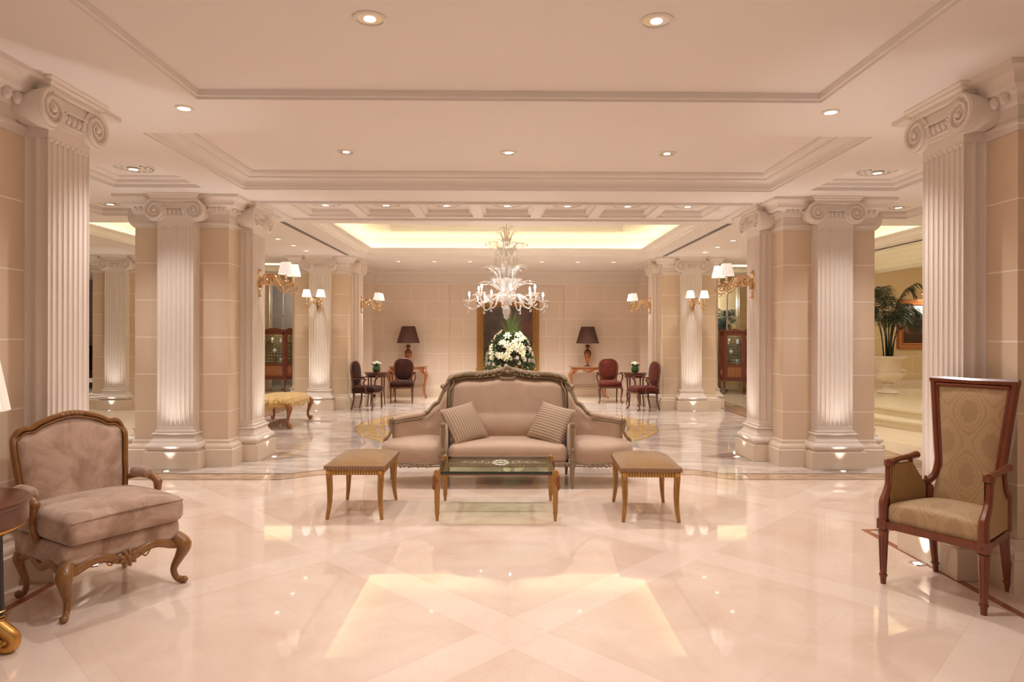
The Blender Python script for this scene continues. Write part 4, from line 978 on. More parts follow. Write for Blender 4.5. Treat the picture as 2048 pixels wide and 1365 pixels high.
# ================================================================ CHANDELIER
def make_chandelier():
    t=thing('chandelier','clear blown-glass chandelier with curling leaves and lit candle bulbs over the medallion','chandelier',(CX,11.73,0))
    m=MB(); m.lathe([(.008,3.30),(.008,3.80)],8); m.lathe([(.0001,3.80),(.06,3.80),(.06,3.77),(.02,3.74),(.0001,3.73)],16); m.build('gilt_rod',MT['gold'],t)
    m=MB()
    m.lathe([(.0001,3.36),(.03,3.35),(.085,3.30),(.06,3.27),(.02,3.25),(.06,3.21),(.07,3.18),(.03,3.13),(.018,3.05),(.018,2.75),(.04,2.70),(.075,2.62),(.05,2.55),(.02,2.52),(.02,2.46),(.09,2.40),(.15,2.33),(.17,2.26),(.12,2.19),(.05,2.15),(.05,2.10),(.07,2.06),(.06,1.98),(.03,1.94),(.05,1.92),(.02,1.89),(.0001,1.86)],22,lobes=11,amp=.08)
    m.build('centre_column',MT['crystal'],t,smooth=60)
    m=MB()
    for k in range(14):
        a=2*PI*k/14; c_,s_=cos(a),sin(a)
        m.tube([(.20*c_,.20*s_,3.08),(.205*c_,.205*s_,2.95),(.20*c_,.20*s_,2.78)],[.006,.018,.008],6); m.sph((.2*c_,.2*s_,2.76),.02,7,5)
        m.tube([(.03*c_,.03*s_,3.10),(.12*c_,.12*s_,3.14),(.20*c_,.20*s_,3.08)],.007,5)
        m.tube([(.10*c_,.10*s_,2.70),(.105*c_,.105*s_,2.58)],[.015,.007],6)
    m.lathe([(.02,2.76),(.20,2.75),(.24,2.78)],24,lobes=12,amp=.05); m.lathe([(.02,2.50),(.22,2.53),(.27,2.60)],24,lobes=12,amp=.05)
    m.build('glass_tiers',MT['crystal'],t,smooth=60)
    def leaf(m,a,r0,z0,r1,z1,curl,w,rn):
        c_,s_=cos(a),sin(a); up=z1-z0; q=[]
        for i in range(9):
            u=i/8; r=r0+(r1-r0)*u**1.3+ (curl*max(0,u-.7)*1.2); z=z0+up*sin(u*PI*.62)/sin(PI*.62) - curl*.5*max(0,u-.75)
            q.append((r*c_,r*s_,z))
        m.tube(q,[w*(.35+1.0*sin(PI*min(1,.12+i/8*.85))) for i in range(9)],6,flat=.3,up=(-s_,c_,0))
    rn=random.Random(4)
    for (n,r0,z0,r1,z1,w,name) in ((10,.06,3.20,.20,3.44,.016,0),(14,.10,3.02,.34,3.22,.022,1),(14,.12,2.52,.42,2.80,.030,2),(12,.16,2.40,.46,2.52,.026,5),(12,.10,2.36,.28,2.58,.03,3),(8,.03,3.46,.16,3.54,.010,4)):
        for k in range(n):
            m=MB(); a=2*PI*(k+.5*(name%2))/n; leaf(m,a,r0,z0,r1*rn.uniform(.85,1.1),z1+rn.uniform(-.05,.05),.12,w,rn)
            if name in (1,): m.sph((r1*1.1*cos(a),r1*1.1*sin(a),z1-.02),.022,7,5)
            m.build('curled_glass_leaf',MT['crystal'],t,smooth=60)
    for k in range(12):
        a=2*PI*k/12+.13; lo=k%2==0; rr=.66 if lo else .54; zc=2.20 if lo else 2.32
        c_,s_=cos(a),sin(a); m=MB()
        q=catmull([(.12*c_,.12*s_,2.28),(rr*.45*c_,rr*.45*s_,2.28+(.04 if not lo else .02)),(rr*.75*c_,rr*.75*s_,2.10 if lo else 2.20),(rr*.97*c_,rr*.97*s_,2.06 if lo else 2.17),(rr*1.05*c_,rr*1.05*s_,zc-.05),(rr*c_,rr*s_,zc)],5)
        m.tube(q,.013,7); 
        for f_ in (.35,.6,.85):
            p=q[int(f_*(len(q)-1))]; m.sph(p,.026,8,6,(1,1,.6))
            leafp=Vector((c_,s_,0)); m.sph(p+leafp*.05-Vector((0,0,.03)),.014,6,5); m.tube([p,p+leafp*.04+Vector((0,0,.05)),p+leafp*.10+Vector((0,0,.045))],[.006,.014,.004],5,flat=.4)
        p=q[int(.7*(len(q)-1))]; m.tube([p,p-Vector((0,0,.06))],.003,4); m.sph(p-Vector((0,0,.085)),.022,8,6,(1,1,.8)); 
        arm=m.build('glass_arm',MT['crystal'],t,smooth=60)
        m=MB(); m.lathe([(.012,zc-.01),(.05,zc),(.085,zc+.014),(.088,zc+.020),(.02,zc+.012)],20,xf=M4((rr*c_,rr*s_,0)),lobes=10,amp=.06); m.lathe([(.014,zc+.01),(.014,zc+.09),(.0001,zc+.092)],12,xf=M4((rr*c_,rr*s_,0)))
        m.build('drip_cup',MT['crystal'],arm,smooth=60)
        m=MB(); m.lathe([(.0001,zc+.09),(.010,zc+.095),(.017,zc+.115),(.012,zc+.135),(.004,zc+.155),(.0001,zc+.165)],12,xf=M4((rr*c_,rr*s_,0))); m.build('candle_bulb',MT['bulb'],arm,smooth=60)
    return t
make_chandelier()
# ================================================================ WALL LAMPS
def make_sconce():
    t=thing('wall_sconce','','wall lamp')
    m=MB()
    m.add(*lens_plate(.055,.20)); m.sph((0,-.03,.0),.035,10,7,(1,.8,1.4)); m.sph((0,-.02,.17),.022,8,6); m.sph((0,-.02,-.17),.022,8,6); m.build('back_plate',MT['bronze'],t,smooth=50)
    for s in (-1,1):
        def P2(r,z): # r = reach, spread sideways with reach
            return Vector((s*(.02+.36*max(0,r-.05)),-r,z))
        m=MB()
        sc=[(.10+.085*(1-i/26)*cos(-PI*.5+i*.42)*1,.02+.085*(1-i/26)*sin(PI*.5+i*.42)) for i in range(24)]
        sc=[P2(.11+.082*(1-i/26)*cos(PI+i*.42),.03+.082*(1-i/26)*sin(PI+i*.42)*-1) for i in range(24)]
        m.tube(sc,lerpl([.012,.011,.006],24),7); m.sph(sc[-1],.016,7,5)
        q=catmull([P2(.03,-.06),P2(.05,.08),P2(.12,.12),P2(.20,.09),P2(.25,.0),P2(.31,-.09),P2(.38,-.12)],6); m.tube(q,lerpl([.010,.012,.012,.010],len(q)),7)
        q=catmull([P2(.13,.115),P2(.22,.11),P2(.27,.02),P2(.34,-.07)],5); m.tube(q,.008,6)
        sc=[P2(.38+.075*(1-i/24)*cos(-PI/2+i*.42),-.045+.075*(1-i/24)*sin(-PI/2+i*.42)) for i in range(22)]; m.tube(sc,lerpl([.010,.009,.005],22),7); m.sph(sc[-1],.015,7,5)
        m.sph(P2(.25,.0),.02,8,6); m.sph(P2(.38,-.135),.014,8,6); m.tube([P2(.385,-.135),P2(.40,-.165)],[.008,.004],6)
        for k in range(3): m.tube([P2(.12+.01*k,.10-.02*k),P2(.17+.01*k,.06-.03*k),P2(.15,.02-.03*k)],[.004,.010,.003],5,flat=.5)
        e=P2(.40,.03); m.tube([P2(.40,-.03),P2(.40,.0)],.009,7); m.lathe([(.010,0),(.035,.012),(.042,.022),(.02,.018),(.022,.03),(.012,.035)],16,xf=M4(tuple(P2(.40,.005))))
        a=m.build('scroll_arm',MT['bronze'],t,smooth=50)
        m=MB(); m.lathe([(.013,.03),(.013,.13)],12,xf=M4(tuple(P2(.40,.005)))); m.build('candle_sleeve',MT['ivory'],a,smooth=50)
        sh=MB(); sh.lathe([(.098,0),(.062,.155)],44,lobes=22,amp=.02); o=sh.build('lamp_shade',MT['shade_lit'],a,smooth=0); o.location=tuple(P2(.40,.105))
        light('POINT',tuple(P2(.40,.17)),2.0,col=(1,.9,.8),size=.02,parent=t)
    return t
def lens_plate(w,h,n=20):
    vs=[(0,-.022,0)];fs=[]
    for r,y in ((.5,-.020),(.85,-.012),(1,.0)):
        for k in range(n):
            a=2*PI*k/n; vs.append((w*r*cos(a)*(1+.25*cos(4*a)*r),y,h*r*sin(a)*(1 if abs(sin(a))<.9 else 1.0)))
    for k in range(n): fs.append((0,1+k,1+(k+1)%n))
    for j in range(2): fs+=[(1+j*n+k,1+(j+1)*n+k,1+(j+1)*n+(k+1)%n,1+j*n+(k+1)%n) for k in range(n)]
    return vs,fs
sc0=make_sconce(); g_='gilt two-arm wall lamps on the piers'
IN=PX-HB-PP
spots=[(-(IN)+CX,8.667,PI/2,2.27,'gilt scroll two-arm wall lamp on the inner face of the left main pier'),
 (IN+CX,8.667,-PI/2,2.27,'gilt scroll two-arm wall lamp on the inner face of the right main pier'),
 (-PX+CX,14.79-HB-PP,0,2.27,'gilt two-arm wall lamp on the front pilaster of the rear left pier'),
 (PX+CX,14.79-HB-PP,0,2.27,'gilt two-arm wall lamp on the front pilaster of the rear right pier'),
 (-(IN)+CX,14.79,PI/2,2.27,'gilt wall lamp on the inner side of the rear left pier'),
 (IN+CX,14.79,-PI/2,2.27,'gilt wall lamp on the inner side of the rear right pier')]
for i,(x,y,a,z,lb) in enumerate(spots):
    if i==0: sc0.location=(x,y,z); sc0.rotation_euler=(0,0,a); sc0['label']=lb; sc0['group']=g_
    else: dup(sc0,(x,y,z),a,lb,g_)
# ================================================================ BACK OF THE ROOM
def make_fauteuil(mat,legs,wd,lb,loc,rz,pad=None):
    t=thing('armchair',lb,'armchair',loc,rz)
    m=MB(); m.rbox((0,-.01,.44),(.27,.25,.05),.04,6,crown=.035); m.build('seat_cushion',mat,t,smooth=60)
    m=MB(); m.tube([(-.27,-.24,.375),(.27,-.24,.375),(.22,.22,.375),(-.22,.22,.375)],.024,6,sq=1,closed=True); m.sph((0,-.265,.372),.02,8,5,(1.6,.5,.8)); m.build('seat_rail',wd,t,smooth=40)
    for s in (-1,1):
        m=MB()
        if legs=='cabriole': cab_leg(m,s*.25,-.22,.38,s*.7,-1,(.026,.028,.020,.014,.012,.015),out=.04)
        else: m.lathe([(.010,0),(.014,.04),(.022,.28),(.026,.30),(.018,.315),(.024,.33),(.024,.38)],14,xf=M4((s*.25,-.22,0)))
        m.build('leg',wd,t,smooth=50)
        m=MB(); m.tube([(s*.20,.21,.38),(s*.20,.22,.2),(s*.20,.27,0)],[.022,.018,.013],8,sq=1); m.build('leg',wd,t,smooth=50)
        m=MB(); q=catmull([(s*.215,.24,.66),(s*.28,.10,.685),(s*.30,-.04,.68),(s*.30,-.09,.66)],5); m.tube(q,lerpl([.014,.017,.019],len(q)),8); m.sph((s*.30,-.095,.662),.024,8,6)
        q=catmull([(s*.30,-.085,.66),(s*.30,-.05,.58),(s*.265,-.07,.48),(s*.265,-.10,.38)],5); m.tube(q,.018,8,sq=.5); a=m.build('arm',wd,t,smooth=50)
        m=MB(); m.rbox((s*.285,.02,.702),(.024,.09,.018),.016,3); m.build('arm_pad',pad or mat,a,smooth=60)
    def bo(a): # oval back outline
        x=.235*cos(a); z=.76+.27*sin(a); 
        if z<.76: x=x*(1-.10*((.76-z)/.27))
        q=(abs(cos(a))**3+abs(sin(a))**3)**(-1/3.); return (.225*cos(a)*q*(1 if sin(a)>0 else .96),.235+.10*(.76+.26*sin(a)*q-.5),.76+.26*sin(a)*q)
    m=MB(); m.tube([bo(2*PI*k/40) for k in range(40)],.020,8,sq=.4,closed=True)
    for s in (-1,1): m.tube([(s*.19,.235,.38),(s*.19,.24,.56)],.018,8,sq=1)
    m.build('back_frame',wd,t,smooth=50)
    m=MB()
    def fb(u,v,sg=-1):
        a=2*PI*u; r=v; p=Vector(bo(a)); c_=Vector((0,p.y,.76)); q=Vector((0,.235+.10*(.76-.5),.76)); w_=q.lerp(p,r); w_.y+=sg*.035*(1-r*r)**.5 ; return w_
    m.grid(fb,36,8,cu=True); m.grid(lambda u,v:fb(u,v,.4),36,5,cu=True); m.build('back_panel',mat,t,smooth=60)
    return t
make_fauteuil(MT['darkvelvet'],'turned',MT['mahogany'],'dark plum velvet oval-back armchair turned sideways at the left round table',(-2.93,14.13,0),R(78))
make_fauteuil(MT['darkvelvet'],'turned',MT['mahogany'],'dark plum velvet oval-back armchair facing forward, before the left console',(-2.40,15.58,0),R(3))
make_fauteuil(MT['redvelvet'],'cabriole',MT['walnut'],'dark red velvet armchair facing forward, before the right console',(2.50,15.70,0),R(-3))
make_fauteuil(MT['redvelvet'],'cabriole',MT['walnut'],'dark red velvet armchair turned sideways at the right round table',(2.98,14.13,0),R(-75))
def make_round():
    t=thing('side_table','','side table'); m=MB(); m.lathe([(.0001,.70),(.25,.70),(.25,.735),(.275,.74),(.275,.755),(.0001,.755)],40); m.build('table_top',MT['mahogany'],t,smooth=40)
    m=MB(); m.lathe([(.22,.64),(.235,.64),(.235,.70),(.22,.70)],36); m.build('apron',MT['mahogany'],t,smooth=40)
    for k in range(4):
        a=PI/4+k*PI/2; m=MB(); m.tube([(.215*cos(a),.215*sin(a),.70),(.205*cos(a),.205*sin(a),.3),(.23*cos(a),.23*sin(a),0)],[.018,.015,.010],8,sq=1.5); m.build('leg',MT['mahogany'],t,smooth=40)
    return t
r0=make_round(); r0.location=(-2.90,14.98,0); r0['label']='small round mahogany table between the two dark plum armchairs'
dup(r0,(2.97,14.98,0),0,'small round mahogany table between the two dark red armchairs')
def make_posy():
    t=thing('flower_vase','','flower vase'); m=MB(); m.lathe([(.05,0),(.075,.02),(.09,.07),(.075,.12),(.06,.14),(.062,.15)],24); m.build('vase',MT['greenglass'],t,smooth=60)
    rn=random.Random(2)
    for k in range(9):
        a=k*2.4; r=.03*(k**.5); m=MB()
        for j in range(3):
            for i in range(6): b=2*PI*i/6+j*.5; m.sph((.018*(1+j*.5)*cos(b)*.7,.018*(1+j*.5)*sin(b)*.7,.012-.008*j),.017,6,4,(1,1,.7))
        o=m.build('white_blossom',MT['white_petal'],t,smooth=60); o.location=(r*cos(a)*.95,r*sin(a)*.95,.225-.9*r*r*6)
    m=MB()
    for k in range(14):
        a=2*PI*k/14; m.tube([(.03*cos(a),.03*sin(a),.13),(.09*cos(a),.09*sin(a),.17),(.13*cos(a),.13*sin(a),.15+.03*(k%3))],[.006,.022,.003],5,flat=.2,up=(-sin(a),cos(a),0))
    m.build('leaves',MT['leaf'],t,smooth=50); return t
p0=make_posy(); p0.location=(-2.90,14.98,.755); p0['label']='green glass vase of white flowers on the left round table'
dup(p0,(2.97,14.98,.755),.5,'green glass vase of white flowers on the right round table')
def make_console():
    t=thing('console_table','','console table'); m=MB(); pts=[]
    hw,dp=.47,.20
    def outl(sc=1): 
        q=[]
        for i in range(25):
            u=i/24*2-1; q.append((u*hw*sc,-dp*sc-.035*cos(u*PI)*1 -.0))
        return q+[(hw*sc,dp),(-hw*sc,dp)]
    m.prism(outl(1.02),.785,.805); m.prism(outl(.99),.775,.785); m.build('table_top',MT['marble_top'],t,smooth=30)
    m=MB(); q=outl(.93)[:25]; vs=[(x,y,.775) for x,y in q]+[(x,y,.66-.035*cos(i/24*4*PI)+ (.03 if 3<i<21 else -.01)) for i,(x,y) in enumerate(q)]
    m.add(vs,[(i,i+1,25+i+1,25+i) for i in range(24)]); 
    for s in (-1,1): m.box(s*.43-.008,s*.43+.008,-dp*.9,dp,.66,.775)
    m.sph((0,-dp-.03,.70),.03,8,6,(1.5,.5,.9)); m.build('apron',MT['satinwood'],t,smooth=40)
    for s in (-1,1):
        m=MB(); cab_leg(m,s*.42,-.17,.72,s,-.8,(.040,.045,.030,.018,.015,.02),out=.09); m.sph((s*.46,-.20,.66),.028,8,6,(1,1,1.5)); m.build('leg',MT['satinwood'],t,smooth=50)
        m=MB(); cab_leg(m,s*.40,.15,.72,s,.1,(.03,.03,.024,.016,.014,.018),out=.05); m.build('leg',MT['satinwood'],t,smooth=50)
    return t
c0=make_console(); c0.location=(-2.45,16.85,0); c0['label']='inlaid satinwood console with cabriole legs under the left dark-shaded lamp'
dup(c0,(2.14,16.85,0),0,'inlaid satinwood console with cabriole legs under the right dark-shaded lamp')
def amber():
    t=NT('amber_diamond_glass'); src,x,y,z=t.pos(True); a=t.math('ARCTAN2',y,x)
    d=(t.math('SINE',a*8.+z*55.)*t.math('SINE',a*8.-z*55.)); up_=(z-.22).gt(0.)
    c=t.mix((d.gt(.12))*up_.clamp(),t.mix((z*2.2).clamp(),(.55,.17,.03),(.30,.07,.02)),(.015,.008,.008)); return t.P(Base_Color=c,Roughness=.12)
MT['amber']=amber()
def make_lamp():
    t=thing('table_lamp','','lamp'); m=MB(); m.lathe([(.0001,0),(.08,0),(.082,.015),(.05,.03),(.022,.045),(.02,.065)],24); m.build('foot',MT['walnut'],t,smooth=50)
    m=MB(); m.lathe([(.02,.065),(.035,.10),(.06,.19),(.088,.28),(.098,.34),(.088,.38),(.05,.41),(.032,.44),(.040,.46),(.06,.49),(.055,.52),(.03,.54)],32); m.build('urn_body',MT['amber'],t,smooth=50)
    m=MB(); m.lathe([(.012,.54),(.012,.80)],10); m.build('stem',MT['gold'],t)
    m=MB(); m.lathe([(.29,.585),(.165,1.01)],72,lobes=36,amp=.008); m.build('lamp_shade',MT['shade_dark'],t,smooth=0)
    light('POINT',(0,0,.61),26,col=(1,.88,.72),size=.03,parent=t)
    m=MB(); m.sph((0,0,.68),.03,10,7); m.build('bulb',emit('lamp_bulb_glow',(1,.85,.65),10),t)
    return t
l0=make_lamp(); l0.location=(-2.45,16.83,.806); l0['label']='amber urn table lamp with dark pleated shade on the left console'
dup(l0,(2.12,16.83,.806),0,'amber urn table lamp with dark pleated shade on the right console')
# painting over the flowers
def canvas(kind):
    t=NT('dark_portrait_canvas' if kind=='p' else 'landscape_canvas'); src,x,y,z=t.pos(True); nz=t.noise(src,2.5,6,.6,1.); n2=t.noise(src,9,5,.6,1.)
    if kind=='p':
        c=t.ramp(nz,[(.3,(.020,.010,.006)),(.55,(.075,.035,.018)),(.75,(.16,.08,.04))])
        d1=(1.-((x+.02)*(x+.02)*60.+(z-.62)*(z-.62)*18.)).clamp(); c=t.mix(d1*.8,c,(.42,.24,.14))       # face
        d2=(1.-((x+.02)*(x+.02)*10.+(z-.12)*(z-.12)*4.)).clamp(); c=t.mix(d2*.35*n2*2.,c,(.22,.15,.08))   # robe
        d3=(1.-((x-.42)*(x-.42)*14.+(z-.3)*(z-.3)*3.)).clamp(); c=t.mix(d3*.6,c,(.17,.03,.02))           # red drape
    else:
        c=t.ramp(z*.9+nz*.35+.30,[(.25,(.05,.025,.012)),(.38,(.20,.10,.04)),(.48,(.60,.45,.25)),(.75,(.60,.66,.60))])
        d=(1.-((x+.50)*(x+.50)*14.+(z-.02)*(z-.02)*12.)+n2*1.1-.55).clamp(); c=t.mix((d*2.).clamp(),c,(.035,.020,.012))
        d=(1.-((x-.45)*(x-.45)*12.+(z+.10)*(z+.10)*12.)+n2-.5).clamp(); c=t.mix((d*2.).clamp(),c,(.05,.03,.015))
    return t.P(Base_Color=c,Roughness=.35)
def frame_pic(name,label,cat_mat,x0,x1,z0,z1,y,w_,fm):
    t=thing(name,label,'painting',((x0+x1)/2,y,0)); hx=(x1-x0)/2; zc=(z0+z1)/2; hz=(z1-z0)/2
    xf=lambda p: Vector((p.x,-p.z,zc+p.y))
    m=MB(); m.rim(-hx+w_,hx-w_,-hz+w_,hz-w_,[(0,.0),(0,.035),(w_*.18,.05),(w_*.22,.04),(w_*.5,.055),(w_*.75,.085),(w_*.9,.09),(w_,.07),(w_,.0)],xf=xf)
    n=int((2*hx+2*hz)*2/.09) if fm is MT['gilt'] else 0
    for k in range(n):
        d=k/n*4*(hx+hz)
        L=[2*hx,2*hz,2*hx,2*hz]; i=0
        while d>L[i]: d-=L[i]; i+=1
        e=w_*.45; p=[(-hx+d,-hz+e),(hx-e,-hz+d),(hx-d,hz-e),(-hx+e,hz-d)][i]; m.sph((p[0],-.062,zc+p[1]),.03*w_/.18,6,4,(1,.5,1))
    m.build('gilt_frame',fm,t,smooth=40)
    m=MB(); m.box(-hx+w_,hx-w_,-.03,-.012,-hz+w_,hz-w_); o=m.build('canvas',cat_mat,t,smooth=0); o.location=(0,0,zc)
    return t
frame_pic('framed_painting','large dark portrait painting in a wide ornate gilt frame behind the flowers',canvas('p'),-.72,.90,.62,2.5,WY+.078,.17,MT['gilt'])
frame_pic('framed_painting','landscape painting of dark trees in a gilt wood frame beside the right urn palm',canvas('l'),9.68,11.6,1.27,2.50,16.198,.15,MT['satinwood'])
t=thing('picture_light','small brass picture light above the landscape painting','picture light',(10.4,16.19,2.62)); m=MB(); m.tube([(0,0,-.05),(0,-.10,.06),(0,-.20,.05)],.012,8); m.build('bracket',MT['gold'],t)
m=MB(); m.tube([(-.25,-.22,.03),(.25,-.22,.03)],.03,10); m.build('lamp_tube',MT['gold'],t); light('AREA',(0,-.2,-.01),11,size=.5,sy=.05,rot=(-.5,0,0),parent=t)
# flower arrangement on a pedestal table
t=thing('pedestal_table','round dark table carrying the big flower arrangement, mostly hidden by the settee','table',(.13,15.95,0)); m=MB(); m.lathe([(.0001,.70),(.42,.70),(.44,.72),(.44,.74),(.0001,.745)],40); m.build('table_top',MT['mahogany'],t,smooth=40)
m=MB(); m.lathe([(.26,0),(.28,.03),(.16,.07),(.05,.12),(.06,.25),(.09,.4),(.05,.55),(.10,.69)],24); m.build('pedestal',MT['mahogany'],t,smooth=50)
def make_flowers():
    t=thing('flower_arrangement','large domed arrangement of white lilies and chrysanthemums before the gilt-framed painting','flower arrangement',(.13,15.95,.745))
    rn=random.Random(7)
    m=MB(); m.lathe([(.08,0),(.10,.03),(.12,.10),(.10,.16)],24); m.build('vase',MT['greenglass'],t,smooth=50)
    m=MB()
    def surf(): 
        th=rn.uniform(0,2*PI); u=rn.random(); z=.02+.90*u; r=.56*(1-u**2.2)**.5+.03; return Vector((r*cos(th),r*.8*sin(th),z)),th,u
    for k in range(850):
        p,th,u=surf(); p*=rn.uniform(.70,1.03); d=Vector((cos(th),sin(th),rn.uniform(-.2,.9))).normalized(); L=rn.uniform(.09,.19)
        m.tube([p-d*L*.4,p+d*L*.2,p+d*L*.7+Vector((0,0,-.02))],[.004,rn.uniform(.018,.034),.002],4,flat=.25)
    o=m.build('foliage',MT['leaf'],t,smooth=50); o['kind']='stuff'
    m=MB()
    for k in range(80):
        a=rn.uniform(0,2*PI); r=rn.uniform(0,.16); x0=.08+r*cos(a); y0=r*sin(a)+.08; h=rn.uniform(.95,1.5); lx=rn.gauss(0,.16)
        m.tube([(x0*.5,y0*.5,.6),(x0+lx*.3,y0,h*.8),(x0+lx,y0,h)],[.006,.006,.001],4,flat=.4)
    o=m.build('grass_blades',MT['grass_leaf'],t,smooth=50); o['kind']='stuff'
    l=MB()
    for k in range(6):
        a=2*PI*k/6; c_,s_=cos(a),sin(a); l.tube([(.0,.0,0),(.03*c_,.03*s_,.030),(.075*c_,.075*s_,.034),(.105*c_,.105*s_,.012)],[.006,.024,.028,.004],6,flat=.25,up=(-s_,c_,0))
        l.tube([(0,0,.01),(.03*c_,.03*s_,.07)],.002,4)
    lily=l.build('lily_blossom',MT['petal'],t,smooth=60)
    c_=MB()
    for j in range(3):
        for k in range(14-j*3):
            a=2*PI*k/(14-j*3)+j; r=.060-.014*j; c_.tube([(0,0,.0+.01*j),(r*.6*cos(a),r*.6*sin(a),.02+.012*j),(r*cos(a),r*sin(a),.016+.018*j)],[.003,.009,.003],4,flat=.4)
    mum=c_.build('chrysanthemum_blossom',MT['white_petal'],t,smooth=60)
    def put(o,p,d,s,first):
        q=o if first else o.copy()
        if not first: COL.objects.link(q); q.parent=t
        q.location=p; q.rotation_euler=d.to_track_quat('Z','Y').to_euler(); q.scale=(s,s,s)
    n=0
    for k in range(36):
        th=-PI/2+rn.uniform(-1.7,1.7); u=(k+.5)/36; z=.30+.62*u; r=.54*(1-(z/.98)**2.2)**.5 if z<.97 else .05; p=Vector((r*cos(th)*1.02,r*.82*sin(th),z)); put(lily,p,Vector((cos(th),sin(th)*1.2,.25+u*.5)),rn.uniform(.75,1.05),k==0)
    for k in range(30):
        th=-PI/2+(((k*0.618)%1)-.5)*3.3; z=.08+.40*(k%5)/4+.1*rn.random(); r=.55*(1-(z/.98)**2.2)**.5; p=Vector((r*cos(th),r*.82*sin(th),z)); put(mum,p,Vector((cos(th),sin(th)*1.3,.1)),rn.uniform(.9,1.15),k==0)
    m=MB()
    for k in range(260):
        p,th,u=surf(); 
        if sin(th)<.3: m.sph(p*1.04,.009,5,4)
    o=m.build('tiny_white_buds',MT['white_petal'],t,smooth=60); o['kind']='stuff'
make_flowers()
# ---------------------------------------------------------------- brocade ottoman
def make_ottoman():
    t=thing('ottoman_bench','yellow-gold brocade ottoman bench on carved claw-foot legs beside the left main pier','bench',(-4.02,11.9,0),R(1))
    hx,hy=.37,.68; m=MB()
    def f_(u,v):
        x,y=u*2-1,v*2-1; e=max(0,(1-x**6)*(1-y**6))**.5; wx=1+.05*cos(y*PI*1.0)*x*x; wy=1+.04*cos(x*PI)*y*y
        return (x*hx*wx,y*hy*wy,.43+.10*e)
    m.grid(f_,24,30)
    def sk(u,v):
        d=u*4; i=int(d)%4; f_=d-int(d) if d<4 else 0; c=[(-1,-1),(1,-1),(1,1),(-1,1)]; a=c[i]; b=c[(i+1)%4]; x=a[0]+(b[0]-a[0])*f_; y=a[1]+(b[1]-a[1])*f_
        k=abs(2*f_-1); wx=1+.05*cos(y*PI)*x*x; wy=1+.04*cos(x*PI)*y*y
        return (x*hx*wx,y*hy*wy,.43-v*(.085+.03*cos(f_*4*PI)+.02*k))
    m.grid(sk,64,5,cu=True); m.build('upholstered_top',MT['gold_brocade'],t,smooth=60)
    for sx in (-1,1):
        for sy in (-1,1):
            m=MB(); cab_leg(m,sx*(hx-.05),sy*(hy-.06),.40,sx,sy,(.050,.052,.034,.022,.020,.026),out=.06); 
            d=Vector((sx,sy,0)).normalized(); c_=Vector((sx*(hx-.05),sy*(hy-.06),.035))+d*.05; m.sph(c_,.038,9,7,(1,1,.9))
            for k in (-1,0,1): m.sph(c_+d*.022+Vector((-d.y,d.x,0))*k*.02+Vector((0,0,.012)),.014,6,5,(1,1,1.6))
            m.build('claw_foot_leg',MT['satinwood'],t,smooth=50)
make_ottoman()
